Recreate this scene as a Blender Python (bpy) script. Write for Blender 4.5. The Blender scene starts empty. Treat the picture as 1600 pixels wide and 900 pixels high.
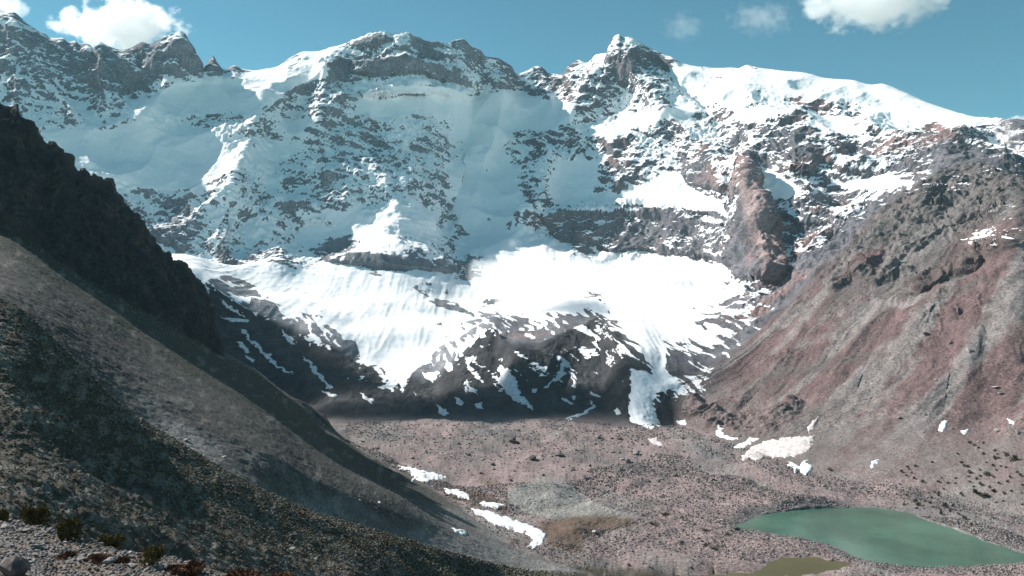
import bpy, bmesh, math, random, os
import numpy as np
from mathutils import Vector
Q = float(os.environ.get('TERRAIN_Q', '1.0'))     # mesh density (1 = final)
R = math.radians
SC = bpy.context.scene
COL = SC.collection

# ------------------------------------------------------------------ camera
F, HX, HY = 1256.0, 800.0, 470.0                  # focal length and horizon of the 1600x900 frame
cam = bpy.data.cameras.new('camera'); camo = bpy.data.objects.new('camera', cam); COL.objects.link(camo)
camo.location = (0, 0, 0); camo.rotation_euler = (R(90), 0, 0)
cam.sensor_fit = 'HORIZONTAL'; cam.sensor_width = 36; cam.lens = 36 * F / 1600
cam.shift_y = (HY - 450) / 1600
cam.clip_start = 0.5; cam.clip_end = 60000
SC.camera = camo

# ------------------------------------------------------------------ sun, sky, exposure
SUN = Vector((-0.74, 0.32, 0.60)).normalized()
EL = math.asin(SUN.z)
sl = bpy.data.lights.new('sun', 'SUN'); sl.energy = 4.6; sl.angle = R(0.53); sl.color = (1.0, 0.955, 0.90)
so = bpy.data.objects.new('sun', sl); COL.objects.link(so)
so.rotation_euler = SUN.to_track_quat('Z', 'Y').to_euler()
so.location = (-300, 100, 900)
W = bpy.data.worlds.new('World'); SC.world = W; W.use_nodes = True
wn, wl = W.node_tree.nodes, W.node_tree.links
sky = wn.new('ShaderNodeTexSky'); sky.sky_type = 'NISHITA'; sky.sun_disc = False
sky.sun_elevation = EL; sky.sun_rotation = math.atan2(SUN.x, SUN.y)
sky.altitude = 3200; sky.air_density = 1.0; sky.dust_density = 0.3; sky.ozone_density = 1.6
tint = wn.new('ShaderNodeMix'); tint.data_type = 'RGBA'; tint.blend_type = 'MULTIPLY'; tint.inputs[0].default_value = 1.0; tint.inputs[7].default_value = (0.42, 0.72, 0.575, 1)
wl.new(sky.outputs[0], tint.inputs[6]); wl.new(tint.outputs[2], wn['Background'].inputs[0])
wn['Background'].inputs[1].default_value = 0.102
SC.view_settings.view_transform = 'Standard'; SC.view_settings.look = 'None'
SC.view_settings.exposure = 0.98; SC.view_settings.gamma = 1.0; SC.view_settings.use_curve_mapping = False
SC.cycles.max_bounces = 12; SC.cycles.diffuse_bounces = 5; SC.cycles.glossy_bounces = 2
SC.cycles.sample_clamp_indirect = 1.5; SC.cycles.caustics_reflective = False; SC.cycles.caustics_refractive = False
SC.cycles.volume_bounces = 10; SC.cycles.transparent_max_bounces = 8

# ------------------------------------------------------------------ numeric helpers
def sm(a, b, x):
    t = np.clip((x - a) / (b - a), 0, 1); return t * t * (3 - 2 * t)
GR = np.array([[1,1,0],[-1,1,0],[1,-1,0],[-1,-1,0],[1,0,1],[-1,0,1],[1,0,-1],[-1,0,-1],
               [0,1,1],[0,-1,1],[0,1,-1],[0,-1,-1],[1,1,0],[-1,1,0],[0,-1,1],[0,-1,-1]], np.float32)
PERM = np.random.RandomState(7).permutation(256).astype(np.int32); PERM = np.concatenate([PERM, PERM, PERM])
def perlin(x, y, z):
    x = np.asarray(x, np.float32); y = np.asarray(y, np.float32); z = np.asarray(z, np.float32)
    xf, yf, zf = np.floor(x), np.floor(y), np.floor(z)
    xi, yi, zi = xf.astype(np.int32) & 255, yf.astype(np.int32) & 255, zf.astype(np.int32) & 255
    x, y, z = x - xf, y - yf, z - zf
    u, v, w = x*x*x*(x*(x*6-15)+10), y*y*y*(y*(y*6-15)+10), z*z*z*(z*(z*6-15)+10)
    def g(dx, dy, dz):
        h = PERM[PERM[PERM[xi+dx] + yi+dy] + zi+dz] & 15
        G = GR[h]; return G[..., 0]*(x-dx) + G[..., 1]*(y-dy) + G[..., 2]*(z-dz)
    a = g(0,0,0); a += u*(g(1,0,0)-a); b = g(0,1,0); b += u*(g(1,1,0)-b); a += v*(b-a)
    c = g(0,0,1); c += u*(g(1,0,1)-c); d = g(0,1,1); d += u*(g(1,1,1)-d); c += v*(d-c)
    return a + w*(c-a)
def fbm(x, y, z, oct=4, gain=0.5, lac=2.03):
    s = 0; a = 1.0
    for i in range(oct):
        s = s + a*perlin(x+i*17.3, y-i*9.1, z+i*5.7); x, y, z = x*lac, y*lac, z*lac; a *= gain
    return s
def ridged(x, y, z, oct=4, gain=0.5, lac=2.07):
    s = 0; a = 1.0; n = 0
    for i in range(oct):
        s = s + a*(1 - 2.2*np.abs(perlin(x+i*13.7, y+i*7.7, z-i*3.1))); n += a
        x, y, z = x*lac, y*lac, z*lac; a *= gain
    return s / n
def pchip(xk, yk, x):
    """monotone cubic; xk, yk arrays [K], x any"""
    xk = np.asarray(xk, float); yk = np.asarray(yk, float)
    h = np.diff(xk); d = np.diff(yk)/h; m = np.zeros_like(yk)
    m[1:-1] = np.where(d[:-1]*d[1:] > 0, 2*d[:-1]*d[1:]/(d[:-1]+d[1:]+1e-12*np.sign(d[:-1]+d[1:]+1e-30)), 0)
    m[0], m[-1] = d[0], d[-1]
    i = np.clip(np.searchsorted(xk, x)-1, 0, len(xk)-2)
    t = (np.clip(x, xk[0], xk[-1]) - xk[i])/h[i]
    return (2*t**3-3*t**2+1)*yk[i] + (t**3-2*t**2+t)*h[i]*m[i] + (-2*t**3+3*t**2)*yk[i+1] + (t**3-t**2)*h[i]*m[i+1]
def inpoly(px, py, poly):
    P = np.asarray(poly, float); lo, hi = P.min(0)-1, P.max(0)+1
    k = (px > lo[0]) & (px < hi[0]) & (py > lo[1]) & (py < hi[1]); out = np.zeros(px.shape, bool)
    if k.any(): out[k] = inpoly_(px[k], py[k], P)
    return out
def inpoly_(px, py, poly):
    P = np.asarray(poly, float); ins = np.zeros(px.shape, bool); j = len(P)-1
    for i in range(len(P)):
        (xi, yi), (xj, yj) = P[i], P[j]
        ins ^= ((yi > py) != (yj > py)) & (px < (xj-xi)*(py-yi)/((yj-yi) or 1e-9)+xi); j = i
    return ins
def dist_poly(px, py, poly, closed=True, far=90):
    P = np.asarray(poly, float); lo, hi = P.min(0)-far, P.max(0)+far
    k = (px > lo[0]) & (px < hi[0]) & (py > lo[1]) & (py < hi[1]); out = np.full(px.shape, 1e9)
    if k.any(): out[k] = dist_poly_(px[k], py[k], P, closed)
    return out
def dist_poly_(px, py, poly, closed=True):
    P = np.asarray(poly, float); d = np.full(px.shape, 1e9)
    n = len(P)
    for i in range(n if closed else n-1):
        a, b = P[i], P[(i+1) % n]; ab = b-a; L = ab@ab or 1e-9
        t = np.clip(((px-a[0])*ab[0]+(py-a[1])*ab[1])/L, 0, 1)
        d = np.minimum(d, np.hypot(px-a[0]-t*ab[0], py-a[1]-t*ab[1]))
    return d

# ------------------------------------------------------------------ the landscape: profile curves (bearing, elevation, distance)
Z0 = -150.0
CV = {}
CV[1] = [(-900,500,70),(-400,700,60),(-100,800,52),(0,812,50),(60,828,47),(110,850,44),(180,862,42),(250,879,40),(330,898,38),(450,930,34),(700,965,28),(1600,1000,25),(2300,1000,25)]
CV[2] = [(-900,560,110),(-400,760,90),(0,900,70),(300,972,100),(500,1000,130),(850,1035,200),(1200,1022,250),(1600,1022,250),(2300,1022,250)]
CV[3] = [(-900,200,150),(-400,480,120),(0,700,120),(200,760,140),(400,840,165),(600,890,205),(850,926,330),(1200,990,330),(1600,1000,320),(2300,1000,310)]
CV[4] = [(-900,150,190),(-400,300,170),(-100,420,180),(0,462,180),(30,478,181),(60,505,184),(100,543,187),(130,572,190),(175,618,194),(230,660,200),(280,690,200),(330,722,202),(430,772,212),(500,802,225),(600,832,250),(700,862,295),(850,895,390),(1000,905,422),(1200,915,425),(1600,920,420),(2300,920,415)]
CV[5] = [(-900,150,240),(-400,300,215),(0,478,215),(230,678,222),(330,735,216),(500,818,244),(700,873,318),(850,890,405)]
CV[6] = [(-900,230,300),(-400,330,280),(0,425,300),(230,605,262),(400,695,262),(500,752,278),(600,792,318),(700,827,388),(850,872,455)]
CV[7] = [(-900,200,360),(-400,310,350),(0,392,400),(130,470,400),(230,540,400),(400,632,430),(500,702,460),(600,757,500),(700,802,520),(850,853,492)]
CV[8] = [(-900,200,400),(-400,280,420),(0,362,470),(130,440,500),(250,505,560),(345,556,760),(400,584,815),(450,620,830),(500,662,845),(540,690,850),(600,722,748),(680,765,640),(700,776,616),(850,800,571)]
CV[9] = [(-900,170,440),(-400,215,500),(-100,160,545),(0,150,560),(10,157,562),(28,160,566),(32,173,567),(50,193,575),(67,217,580),(75,225,582),(87,222,585),(103,227,590),(112,240,595),(123,267,600),(130,262,605),(143,272,615),(160,280,630),(172,281,638),(182,300,645),(193,317,655),(213,333,670),(230,360,690),(247,380,708),(267,403,728),(287,415,748),(302,422,765),(307,432,770),(317,440,785),(327,463,805),(336,477,820),(342,510,840),(347,535,850),(353,549,858),(373,562,862),(400,578,868),(433,606,870),(467,628,870),(500,654,870),(540,690,868),(600,710,785),(700,750,673),(850,760,650)]
CV[10] = [(-900,250,800),(-400,330,800),(0,403,800),(200,540,900),(300,610,970),(345,642,1000),(450,668,930),(540,682,889),(600,690,856),(700,720,754),(850,720,754)]
CV[11] = [(-900,250,1150),(-400,350,1150),(0,480,1150),(200,600,1150),(345,640,1150),(450,655,1060),(540,662,982),(600,657,1007),(700,654,1024),(850,657,1007)]
CV[12] = [(-900,-120,1400),(-400,280,1450),(0,440,1450),(200,430,1450),(300,430,1450),(345,457,1430),(400,490,1420),(450,517,1400),(500,537,1360),(560,572,1300),(620,592,1250),(675,598,1230),(700,572,1245),(740,532,1290),(772,513,1330),(787,530,1250),(803,545,1180),(835,548,1200),(872,528,1290),(915,510,1370),(938,500,1400),(952,518,1280),(968,540,1180),(985,560,1120),(1010,585,1070),(1035,604,1045),(1100,588,1090),(1200,508,1230),(1290,430,1330),(1350,375,1390),(1417,313,1450),(1470,280,1480),(1530,262,1450),(1600,290,1270),(1900,340,1250),(2300,340,1200)]
CV[13] = [(-900,-120,1650),(-400,200,1650),(0,400,1600),(200,400,1600),(270,402,1620),(345,430,1620),(450,460,1600),(560,480,1600),(700,490,1600),(800,492,1640),(900,470,1690),(950,478,1600),(1000,490,1400),(1060,503,1350),(1100,508,1330),(1150,488,1365),(1200,468,1400),(1290,405,1470),(1417,292,1580),(1530,225,1690),(1600,255,1470),(1900,320,1420),(2300,320,1350)]
CV[14] = [(-900,170,2000),(-400,150,1900),(0,350,1800),(200,370,1780),(270,390,1780),(345,395,1800),(450,400,1850),(560,350,1950),(620,335,1980),(720,380,2100),(830,355,2150),(900,385,2120),(1000,390,2050),(1100,410,1850),(1150,430,1700),(1200,440,1550),(1290,385,1570),(1417,275,1680),(1530,215,1760),(1600,238,1560),(1900,300,1500),(2300,300,1450)]
CV[15] = [(-900,120,2150),(-400,90,2000),(0,250,1930),(280,250,2080),(450,250,2150),(600,235,2210),(740,240,2400),(830,230,2460),(967,220,2370),(1100,260,2120),(1167,260,1960),(1200,260,1900),(1300,260,1830),(1417,235,1820),(1500,200,1860),(1545,198,1850),(1600,222,1630),(1900,280,1560),(2300,270,1500)]
CV[16] = [(-900,90,2300),(-400,40,2100),(0,90,2160),(200,150,2200),(315,145,2310),(450,150,2340),(600,135,2370),(740,150,2560),(830,150,2680),(967,130,2570),(1100,165,2380),(1167,160,2260),(1300,180,2150),(1400,180,2060),(1500,190,1920),(1545,193,1900),(1600,207,1690),(1900,262,1600),(2300,240,1540)]
CV[17] = [(-900,60,2400),(-400,0,2200),(0,18,2300),(17,18,2300),(33,30,2300),(50,43,2300),(67,53,2310),(80,60,2310),(97,60,2310),(107,67,2310),(117,65,2310),(123,70,2315),(133,68,2315),(142,72,2320),(145,77,2320),(155,65,2320),(167,70,2330),(190,77,2340),(207,73,2340),(223,65,2340),(233,68,2345),(247,62,2350),(267,55,2360),(283,49,2370),(293,62,2380),(303,76,2390),(310,95,2400),(315,110,2410),(320,105,2420),(327,93,2430),(333,87,2430),(340,97,2440),(350,107,2450),(367,102,2460),(380,108,2470),(400,110,2480),(430,105,2490),(453,90,2490),(480,80,2490),(493,80,2490),(527,72,2490),(540,67,2490),(567,55,2490),(587,49,2490),(600,48,2490),(613,52,2500),(630,50,2510),(653,57,2530),(670,65,2550),(683,65,2560),(700,68,2580),(710,63,2590),(723,61,2600),(737,72,2620),(750,78,2640),(760,88,2660),(777,90,2690),(790,97,2720),(800,104,2750),(807,115,2770),(820,112,2790),(840,103,2810),(850,108,2810),(857,115,2810),(877,117,2800),(887,103,2790),(903,95,2770),(917,98,2760),(933,85,2740),(947,83,2720),(953,67,2710),(967,54,2700),(972,59,2700),(980,58,2690),(1000,65,2670),(1017,75,2650),(1033,83,2630),(1053,90,2610),(1067,98,2600),(1100,105,2570),(1120,106,2550),(1153,106,2520),(1167,102,2510),(1180,105,2490),(1200,108,2470),(1260,115,2410),(1290,122,2380),(1333,126,2330),(1363,133,2300),(1377,131,2280),(1393,135,2260),(1433,152,2200),(1467,167,2130),(1500,178,2050),(1550,187,1980),(1573,185,1880),(1600,190,1800),(1660,205,1740),(1900,240,1680),(2300,200,1600)]
toe = [(1000,664,971),(1050,660,992),(1100,682,889),(1160,702,812),(1260,738,703),(1400,760,650),(1500,782,604),(1600,812,551),(1900,900,438),(2300,1000,355)]
cvx = {k: np.array(v, float) for k, v in CV.items()}
for px, py, Y in toe:                                # flat valley floor right of the scree toe
    Y4 = float(np.interp(px, cvx[4][:,0], cvx[4][:,2])); Y4 = min(Y4, Y*0.9)
    for k in range(5, 12):
        Yk = Y4*(Y/Y4)**((k-4)/7.0); zk = Z0
        cvx[k] = np.vstack([cvx[k], [px, HY - F*zk/Yk, Yk]])
NX = [(-900, -20, int(90*Q)), (-20, 1620, int(1200*Q)), (1620, 2300, int(70*Q))]
PXC = np.concatenate([np.linspace(a, b, n, endpoint=False) for a, b, n in NX] + [[2300.0]])
NC = len(PXC)
KY = [np.full(NC, 7.0)]; KZ = [np.full(NC, -8.4)]
for k in range(1, 18):
    c = cvx[k]; Y = np.exp(pchip(c[:,0], np.log(c[:,2]), PXC)); py = pchip(c[:,0], c[:,1], PXC)
    KY.append(Y); KZ.append((HY-py)/F*Y)
KY.append(KY[-1]+260); KZ.append(KZ[-1]-330)
KY.append(KY[-1]+900); KZ.append(KZ[-1]-200)
for k in range(1, len(KY)): KY[k] = np.maximum(KY[k], KY[k-1]+3.0)
KY = np.array(KY); KZ = np.array(KZ)
# rows: t along the curves
RN = [90,14,110,190,8,70,70,50,140,10,60,430,85,115,150,115,95,8,4]
KT = np.concatenate([k + np.arange(int(max(3, n*Q)))/int(max(3, n*Q)) for k, n in enumerate(RN)] + [[len(RN)]])
NR = len(KT)
H = np.diff(KY, axis=0); D = np.diff(KZ, axis=0)/H
M = np.zeros_like(KZ); M[0], M[-1] = D[0], D[-1]
a, b = D[:-1], D[1:]
M[1:-1] = np.where(a*b > 0, 2*a*b/np.where(np.abs(a+b) < 1e-9, 1, a+b), 0)
seg = np.minimum(KT.astype(int), len(RN)-1); tt = (KT-seg)[:, None]
h = H[seg]; z0, z1, m0, m1 = KZ[seg], KZ[seg+1], M[seg], M[seg+1]
Yg = KY[seg] + tt*h
zc = (2*tt**3-3*tt**2+1)*z0 + (tt**3-2*tt**2+tt)*h*m0 + (-2*tt**3+3*tt**2)*z1 + (tt**3-tt**2)*h*m1
zlin = z0 + tt*(z1-z0)
Zg = 0.6*zc + 0.4*zlin
Ug = np.broadcast_to((PXC-HX)/F, Yg.shape)
PX = np.broadcast_to(PXC, Yg.shape).astype(np.float32)
T = np.broadcast_to(KT[:, None], Yg.shape).astype(np.float32)
PY = (HY - F*Zg/Yg).astype(np.float32)

# ---- ribs, buttresses and hollows of the big wall: (line, half width in px, metres towards the camera)
RIBS = [
 ([(470,85),(440,110),(405,165),(385,235),(360,300),(345,360)], 34, 70),
 ([(520,80),(505,150),(500,215),(510,270)], 22, 40),
 ([(570,95),(620,92),(680,100),(730,128)], 16, 28),
 ([(565,137),(640,128),(725,142)], 10, 26),
 ([(740,150),(725,215),(715,290),(700,350)], 22, -40),
 ([(790,105),(775,180),(760,240)], 20, 40),
 ([(967,56),(985,110),(1040,175),(1095,215),(1130,290)], 30, 70),
 ([(967,60),(920,130),(880,200),(850,270),(825,330)], 26, 30),
 ([(1030,85),(1060,150),(1110,190),(1140,230)], 22, -55),
 ([(1166,240),(1172,300),(1182,370),(1180,420)], 14, 30),
 ([(1240,215),(1235,265),(1265,300)], 26, 45),
 ([(1385,165),(1395,185)], 14, -40),
 ([(1490,205),(1470,240),(1440,300)], 22, 50),
 ([(1550,200),(1575,240)], 22, -60),
 ([(830,330),(900,330),(1000,325),(1120,330)], 14, 30),
 ([(500,395),(570,390),(640,395),(710,415)], 12, 22),
 ([(560,350),(620,335),(680,350)], 16, 26),
 ([(283,50),(275,90),(255,140),(230,180)], 30, 38),
 ([(155,65),(150,110),(160,150)], 24, 50),
 ([(40,40),(70,100),(110,170)], 24, 40),
 ([(210,78),(215,120),(205,150)], 16, -35),
 ([(340,455),(400,470),(470,500),(520,550)], 22, 40),
 ([(870,532),(850,580),(830,620)], 20, 12),
 ([(772,515),(740,560),(700,600)], 20, 10),
 ([(940,500),(960,545),(990,590)], 14, 8),
 ([(800,545),(790,580),(800,620)], 12, -9),
 ([(355,232),(332,266),(300,292)], 26, 36),
 ([(505,108),(455,138),(405,182)], 20, 34),
 ([(1085,640),(1120,625),(1160,618),(1210,625)], 26, 26),
 ([(1135,670),(1160,640),(1190,610)], 7, -12),
 ([(1190,660),(1225,640),(1270,610)], 16, 14),
 ([(1275,680),(1295,640),(1330,590)], 9, -12),
 ([(1420,440),(1440,452),(1475,438),(1520,418),(1570,395),(1610,380)], 9, 9),
 ([(1430,470),(1480,452),(1530,440)], 10, -8),
 ([(1345,432),(1368,440),(1392,425)], 10, 13),
 ([(1417,313),(1360,362),(1300,420),(1240,470)], 12, 22),
 ([(1300,450),(1350,415),(1400,400),(1450,372),(1500,345)], 9, 14),
 ([(1440,330),(1480,350),(1530,345),(1590,330)], 10, 16),
 ([(1380,470),(1335,540),(1290,610),(1268,650)], 12, 13),
 ([(1400,500),(1360,570),(1330,640)], 9, -9),
 ([(1440,500),(1405,570),(1370,640),(1350,690)], 11, 11),
 ([(1500,520),(1490,590),(1478,640)], 14, -14),
 ([(1525,540),(1510,610),(1490,680)], 14, 12),
 ([(1250,520),(1220,570),(1190,605)], 10, 9),
 ([(1300,500),(1260,560),(1225,610)], 9, -8),
]
# unbroken snowfields: outline, cover
CLEAN = [
 ([(760,150),(800,140),(850,150),(900,160),(905,195),(870,205),(800,200),(770,220),(740,230),(735,190)], .97),
 ([(925,208),(985,185),(1050,158),(1085,170),(1080,195),(1030,190),(985,207),(955,228)], .97),
 ([(1010,85),(1060,140),(1100,160),(1150,175),(1180,150),(1140,122),(1100,112),(1060,105)], .95),
 ([(1110,110),(1200,112),(1330,130),(1440,160),(1540,190),(1500,200),(1400,188),(1340,160),(1270,165),(1200,145),(1150,140)], .96),
 ([(850,292),(867,262),(900,243),(940,250),(942,290),(900,325),(860,320)], .96),
 ([(930,315),(1000,290),(1055,268),(1090,292),(1140,325),(1140,347),(1080,325),(1000,322)], 1.0),
 ([(1182,255),(1215,268),(1250,285),(1245,303),(1210,307),(1192,285)], .97),
 ([(1285,262),(1320,275),(1420,275),(1440,292),(1380,302),(1300,292)], .9),
 ([(1250,175),(1330,180),(1380,200),(1330,215),(1260,205)], .88),
 ([(230,142),(300,125),(400,110),(450,130),(400,182),(330,178),(250,165)], .97),
 ([(60,205),(200,192),(330,215),(365,262),(320,300),(200,292),(120,252)], .95),
 ([(400,115),(500,98),(525,118),(450,150),(400,178),(385,160)], .97),
 ([(735,150),(762,170),(745,222),(705,222),(715,165)], .96),
 ([(700,250),(800,240),(825,350),(775,382),(735,372),(690,305)], .93),
 ([(560,150),(735,150),(715,188),(640,182),(560,178)], .93),
 ([(470,330),(560,320),(680,330),(700,350),(620,345),(500,380),(460,372)], .95),
 ([(430,195),(500,180),(505,205),(460,240),(430,230)], .93),
]
# rock bands and bare buttresses inside the snow: outline, remaining cover
BARE = [
 ([(545,90),(580,82),(640,84),(690,95),(735,128),(735,136),(700,131),(660,115),(600,120),(550,115)], .08),
 ([(545,68),(560,62),(600,50),(612,60),(590,70),(560,76)], .05),
 ([(505,95),(545,85),(552,120),(530,128),(512,118)], .1),
 ([(495,398),(540,392),(620,394),(690,408),(712,420),(700,430),(640,418),(560,415),(510,410)], .15),
 ([(640,445),(690,440),(700,455),(660,462)], .3),
 ([(835,335),(900,325),(960,330),(1030,322),(1080,335),(1130,345),(1145,420),(1120,408),(1090,400),(1040,402),(1000,390),(955,396),(930,385),(880,380),(860,360)], .1),
 ([(1060,235),(1100,260),(1130,285),(1140,300),(1100,295),(1070,275)], .1),
 ([(1168,240),(1182,262),(1195,300),(1210,330),(1220,360),(1235,400),(1215,440),(1150,435),(1135,400),(1150,330),(1155,270)], -.04),
 ([(1240,225),(1270,215),(1285,240),(1275,265),(1245,268),(1230,250)], .1),
 ([(1480,205),(1500,215),(1540,240),(1600,285),(1600,300),(1500,330),(1420,330),(1455,280),(1460,245)], .06),
 ([(130,85),(190,80),(235,75),(285,55),(313,112),(290,122),(240,118),(220,140),(190,152),(150,140),(130,110)], .12),
]
BLOCK = [([(560,140),(600,129),(660,126),(705,131),(735,143),(735,158),(700,150),(650,148),(565,152)], 4, 34), (BARE[7][0], 7, 60), (BARE[5][0], 5, 34), (BARE[6][0], 5, 25), (BARE[8][0], 6, 26), (BARE[9][0], 9, 22), (BARE[0][0], 5, 22), (BARE[3][0], 5, 16), (BARE[1][0], 5, 12),
 ([(1205,215),(1232,225),(1240,262),(1222,270),(1205,250)], 5, 16), ([(1290,250),(1340,245),(1400,262),(1380,275),(1310,268)], 4, 14), ([(1210,330),(1260,322),(1330,330),(1340,350),(1250,352)], 4, 16),
 ([(1230,365),(1300,360),(1290,400),(1240,405)], 5, 14), ([(820,300),(850,290),(870,330),(840,345)], 5, 18), ([(450,330),(500,325),(520,345),(470,350)], 4, 10),
 ([(880,120),(925,110),(960,125),(940,150),(890,145)], 5, 14), ([(1000,180),(1040,200),(1020,215),(985,205)], 4, 12), ([(760,120),(800,112),(815,135),(780,142)], 5, 14), ([(330,385),(365,375),(372,405),(345,415)], 5, 14)]
jx = 10*fbm(PX/60, PY/60, 0*PX, 3); jy = 10*fbm(PX/60, PY/60, 0*PX+9, 3)
jx2 = 4.0*fbm(PX/11, PY/8, 0*PX+3, 3); jy2 = 2.6*fbm(PX/11, PY/8, 0*PX+21, 3)
jr = 11*fbm(PX/130, PY/130, 0*PX+5, 2); jr2 = 6*fbm(PX/130, PY/160, 0*PX+15, 1)
dpull = np.zeros_like(Yg)
onwall = sm(11.1, 11.6, T)*(1-sm(17.0, 17.2, T))
for line, wd, dm in RIBS:
    d = dist_poly(PX+jr, PY+jr2, line, closed=False)
    dpull += dm*np.clip(1-d/wd/1.6, 0, 1)**1.3
ridgetaper = np.clip((PY - np.interp(PXC, PXC, (HY-F*KZ[17]/KY[17]))[None, :])/25, 0.12, 1)
dpull *= onwall*ridgetaper
for poly, ramp, dm in BLOCK:
    dd = dist_poly(PX+jx2*.8, PY+jy2*.8, poly, far=3); dd = np.where(inpoly(PX+jx2*.8, PY+jy2*.8, poly), np.minimum(dd, 1e3), 0)
    dpull += dm*np.clip(dd/ramp, 0, 1)*onwall
s = 1 - dpull/Yg
Xg = Ug*Yg*s; Zg = Zg*s; Yg = Yg*s
def normals(X, Y, Z):
    P = np.stack([X, Y, Z], -1); du = np.gradient(P, axis=1); dv = np.gradient(P, axis=0)
    n = np.cross(du, dv); n /= np.linalg.norm(n, axis=-1, keepdims=True)+1e-9
    return n
N0 = normals(Xg, Yg, Zg)

# ---- zone weights
leftc = 1-sm(850, 960, PX)
toeL = np.interp(PXC, [-900, 530, 560, 680, 760, 850, 900, 960], [9, 9, 8, 8, 7.2, 6.0, 4.6, 3.9])[None, :]      # where the left slope ends
z_ledge = (1-sm(0.98, 1.1, T))
z_hill = sm(1.0, 1.3, T)*(1-sm(4.1, 4.4, T))
toeN = toeL + .10*fbm(PX/30, T*2, 0*T, 2)
z_floor = sm(toeN-0.15, toeN+0.15, T)*(1-sm(10.9, 11.15, T))
z_scree = sm(4.1, 4.4, T)*(1-sm(toeN-0.2, toeN+0.1, T))
cliffw = sm(8.0, 8.15, T)*(1-sm(9.0, 9.3, T))*(1-sm(338, 362, PX))
z_scree = z_scree*(1-cliffw)
z_far = sm(10.9, 11.2, T)
right = sm(1010, 1110, PX + 0*PY)
z_right = z_far*right*(1-sm(11.9, 12.3, T))
z_mor = z_far*(1-right)*(1-sm(11.95, 12.2, T))
z_wall = sm(13.3, 14.1, T)
z_bowl = sm(11.95, 12.2, T)*(1-sm(13.6, 14.1, T))
wallR = sm(1100, 1200, PX)*sm(12.0, 12.5, T)
z_wall = np.maximum(z_wall, wallR*0.9); z_bowl = z_bowl*(1-wallR)
tap = np.clip(ridgetaper, 0.1, 1)
tapc = np.clip((PY - (HY-F*KZ[9]/KY[9])[None, :])/18, 0.1, 1)

# ------------------------------------------------------------------ snow cover: tenths of ground covered, by bearing and height (50 x 25 px cells)
SN = """
57.....5........................
554..3.....78.......57..........
53344333..776444...566678.......
552343 358835445.454486568......
553224258964233535445878999.....
7653599984599986576548889989999.
77659996767867897548577886899999
6767887677777789976886887768899 7
78889986776787896788756547678463
68899998976776886664456323555335
88888998867877785864547233774213
88888877865876885977844264466411
888856777577877848999886155411 13
8888656577669857432236413230 1014
996643777769896883111222111000 26
99999767785966899946772122000034
99999975774322499999989810000000
99999996789985899699999300000000
99999946899995789959997500000000
00000015589999539969995400000000
00000000259999557659984300000000
00000000128999525238964200000000
00000000114998241227963100000000
00000000111694131213941000000000
00000000001254231103950000000000
"""
rows = [r.replace(' ', '0') for r in SN.strip('\n').split('\n')]
G = np.array([[9 if c == '.' else int(c) for c in r.ljust(32, '0')[:32]] for r in rows], float)
G = np.vstack([G, np.zeros((4, 32))])
def cover(px, py):
    gx = np.clip(px/50-0.5, 0, 30.999); gy = np.clip((py-12.5)/25, 0, len(G)-1.001)
    i, j = gx.astype(int), gy.astype(int); fx, fy = gx-i, gy-j
    return (G[j,i]*(1-fx)+G[j,i+1]*fx)*(1-fy) + (G[j+1,i]*(1-fx)+G[j+1,i+1]*fx)*fy
def boxblur(A, r):
    r = max(1, int(r*Q))
    for ax in (0, 1):
        P = np.concatenate([np.repeat(A.take([0], ax), r+1, ax), A, np.repeat(A.take([-1], ax), r, ax)], ax)
        c = np.cumsum(P, ax, dtype=np.float64); n = A.shape[ax]
        A = (c.take(range(2*r+1, 2*r+1+n), ax) - c.take(range(0, n), ax))/(2*r+1)
    return A
# ---- relief noise
def sub(mask, fn):
    """evaluate fn(X, Y, Z) only where mask > 0"""
    out = np.zeros(Yg.shape, np.float32); i = mask > 0.003
    if i.any(): out[i] = fn(Xg[i], Yg[i], Zg[i])
    return out
def wall_relief(x, y, z):
    wx = 40*perlin(x/200, y/200, z/200); wz = 30*perlin(x/150+7, y/150, z/150)
    a = 42*(ridged((x+wx)/260, (y+wx)/260, z/620, 2)-.48)
    b = 13*(ridged((x+wx)/85, (y+wx)/85, (z+wz)/150, 2)-.48)
    c = 6*(ridged(x/34, y/34, (z+wz)/60, 2)-.48) + 3.0*fbm(x/11, y/11, z/13, 2) + 1.4*perlin(x/4.5, y/4.5, z/5)
    fl = 2.8*(ridged(x/15+.3*perlin(x/40, y/40, z/20), y/15, z/80, 3)-.48)
    st = 5*sm(-.1, .4, perlin(x/210+5, y/210, z/250))*fbm(x/130, y/130, (z+.28*x+.6*wz)/17, 2)
    return a, b + c + fl + st
wa, wb = np.zeros_like(PX), np.zeros_like(PX)
i = z_wall > 0.003; wa[i], wb[i] = wall_relief(Xg[i], Yg[i], Zg[i])
smooth_ = 1-.78*sm(.78, 1.0, cover(PX, PY)/9.0)
dbig = z_wall*tap*wa*(.5+.5*smooth_)
PXM = HX + F*(Xg+N0[..., 0]*dbig)/(Yg+N0[..., 1]*dbig); PYM = HY - F*(Zg+N0[..., 2]*dbig)/(Yg+N0[..., 1]*dbig)
for poly, c in CLEAN: smooth_ = np.where(inpoly(PX+jx2*2, PY+jy2*2, poly), np.minimum(smooth_, .24), smooth_)
smooth_ = boxblur(smooth_, 4)
disp = dbig + z_wall*np.clip(tap*1.6, 0.35, 1)*wb*smooth_
disp += sub(z_bowl, lambda x, y, z: 17*fbm(x/200, y/200, z/200, 2) + 1.7*ridged(x/28, y/260, z/200, 2) + 0.6*fbm(x/14, y/14, z/14, 2))*z_bowl*tap
disp += sub(z_mor, lambda x, y, z: 9*fbm(x/150, y/150, z/150, 2) + 3.2*ridged(x/28, y/110, z/60, 3) + 0.9*fbm(x/9, y/9, z/9, 2))*z_mor*sm(11.0, 11.25, T)
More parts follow.
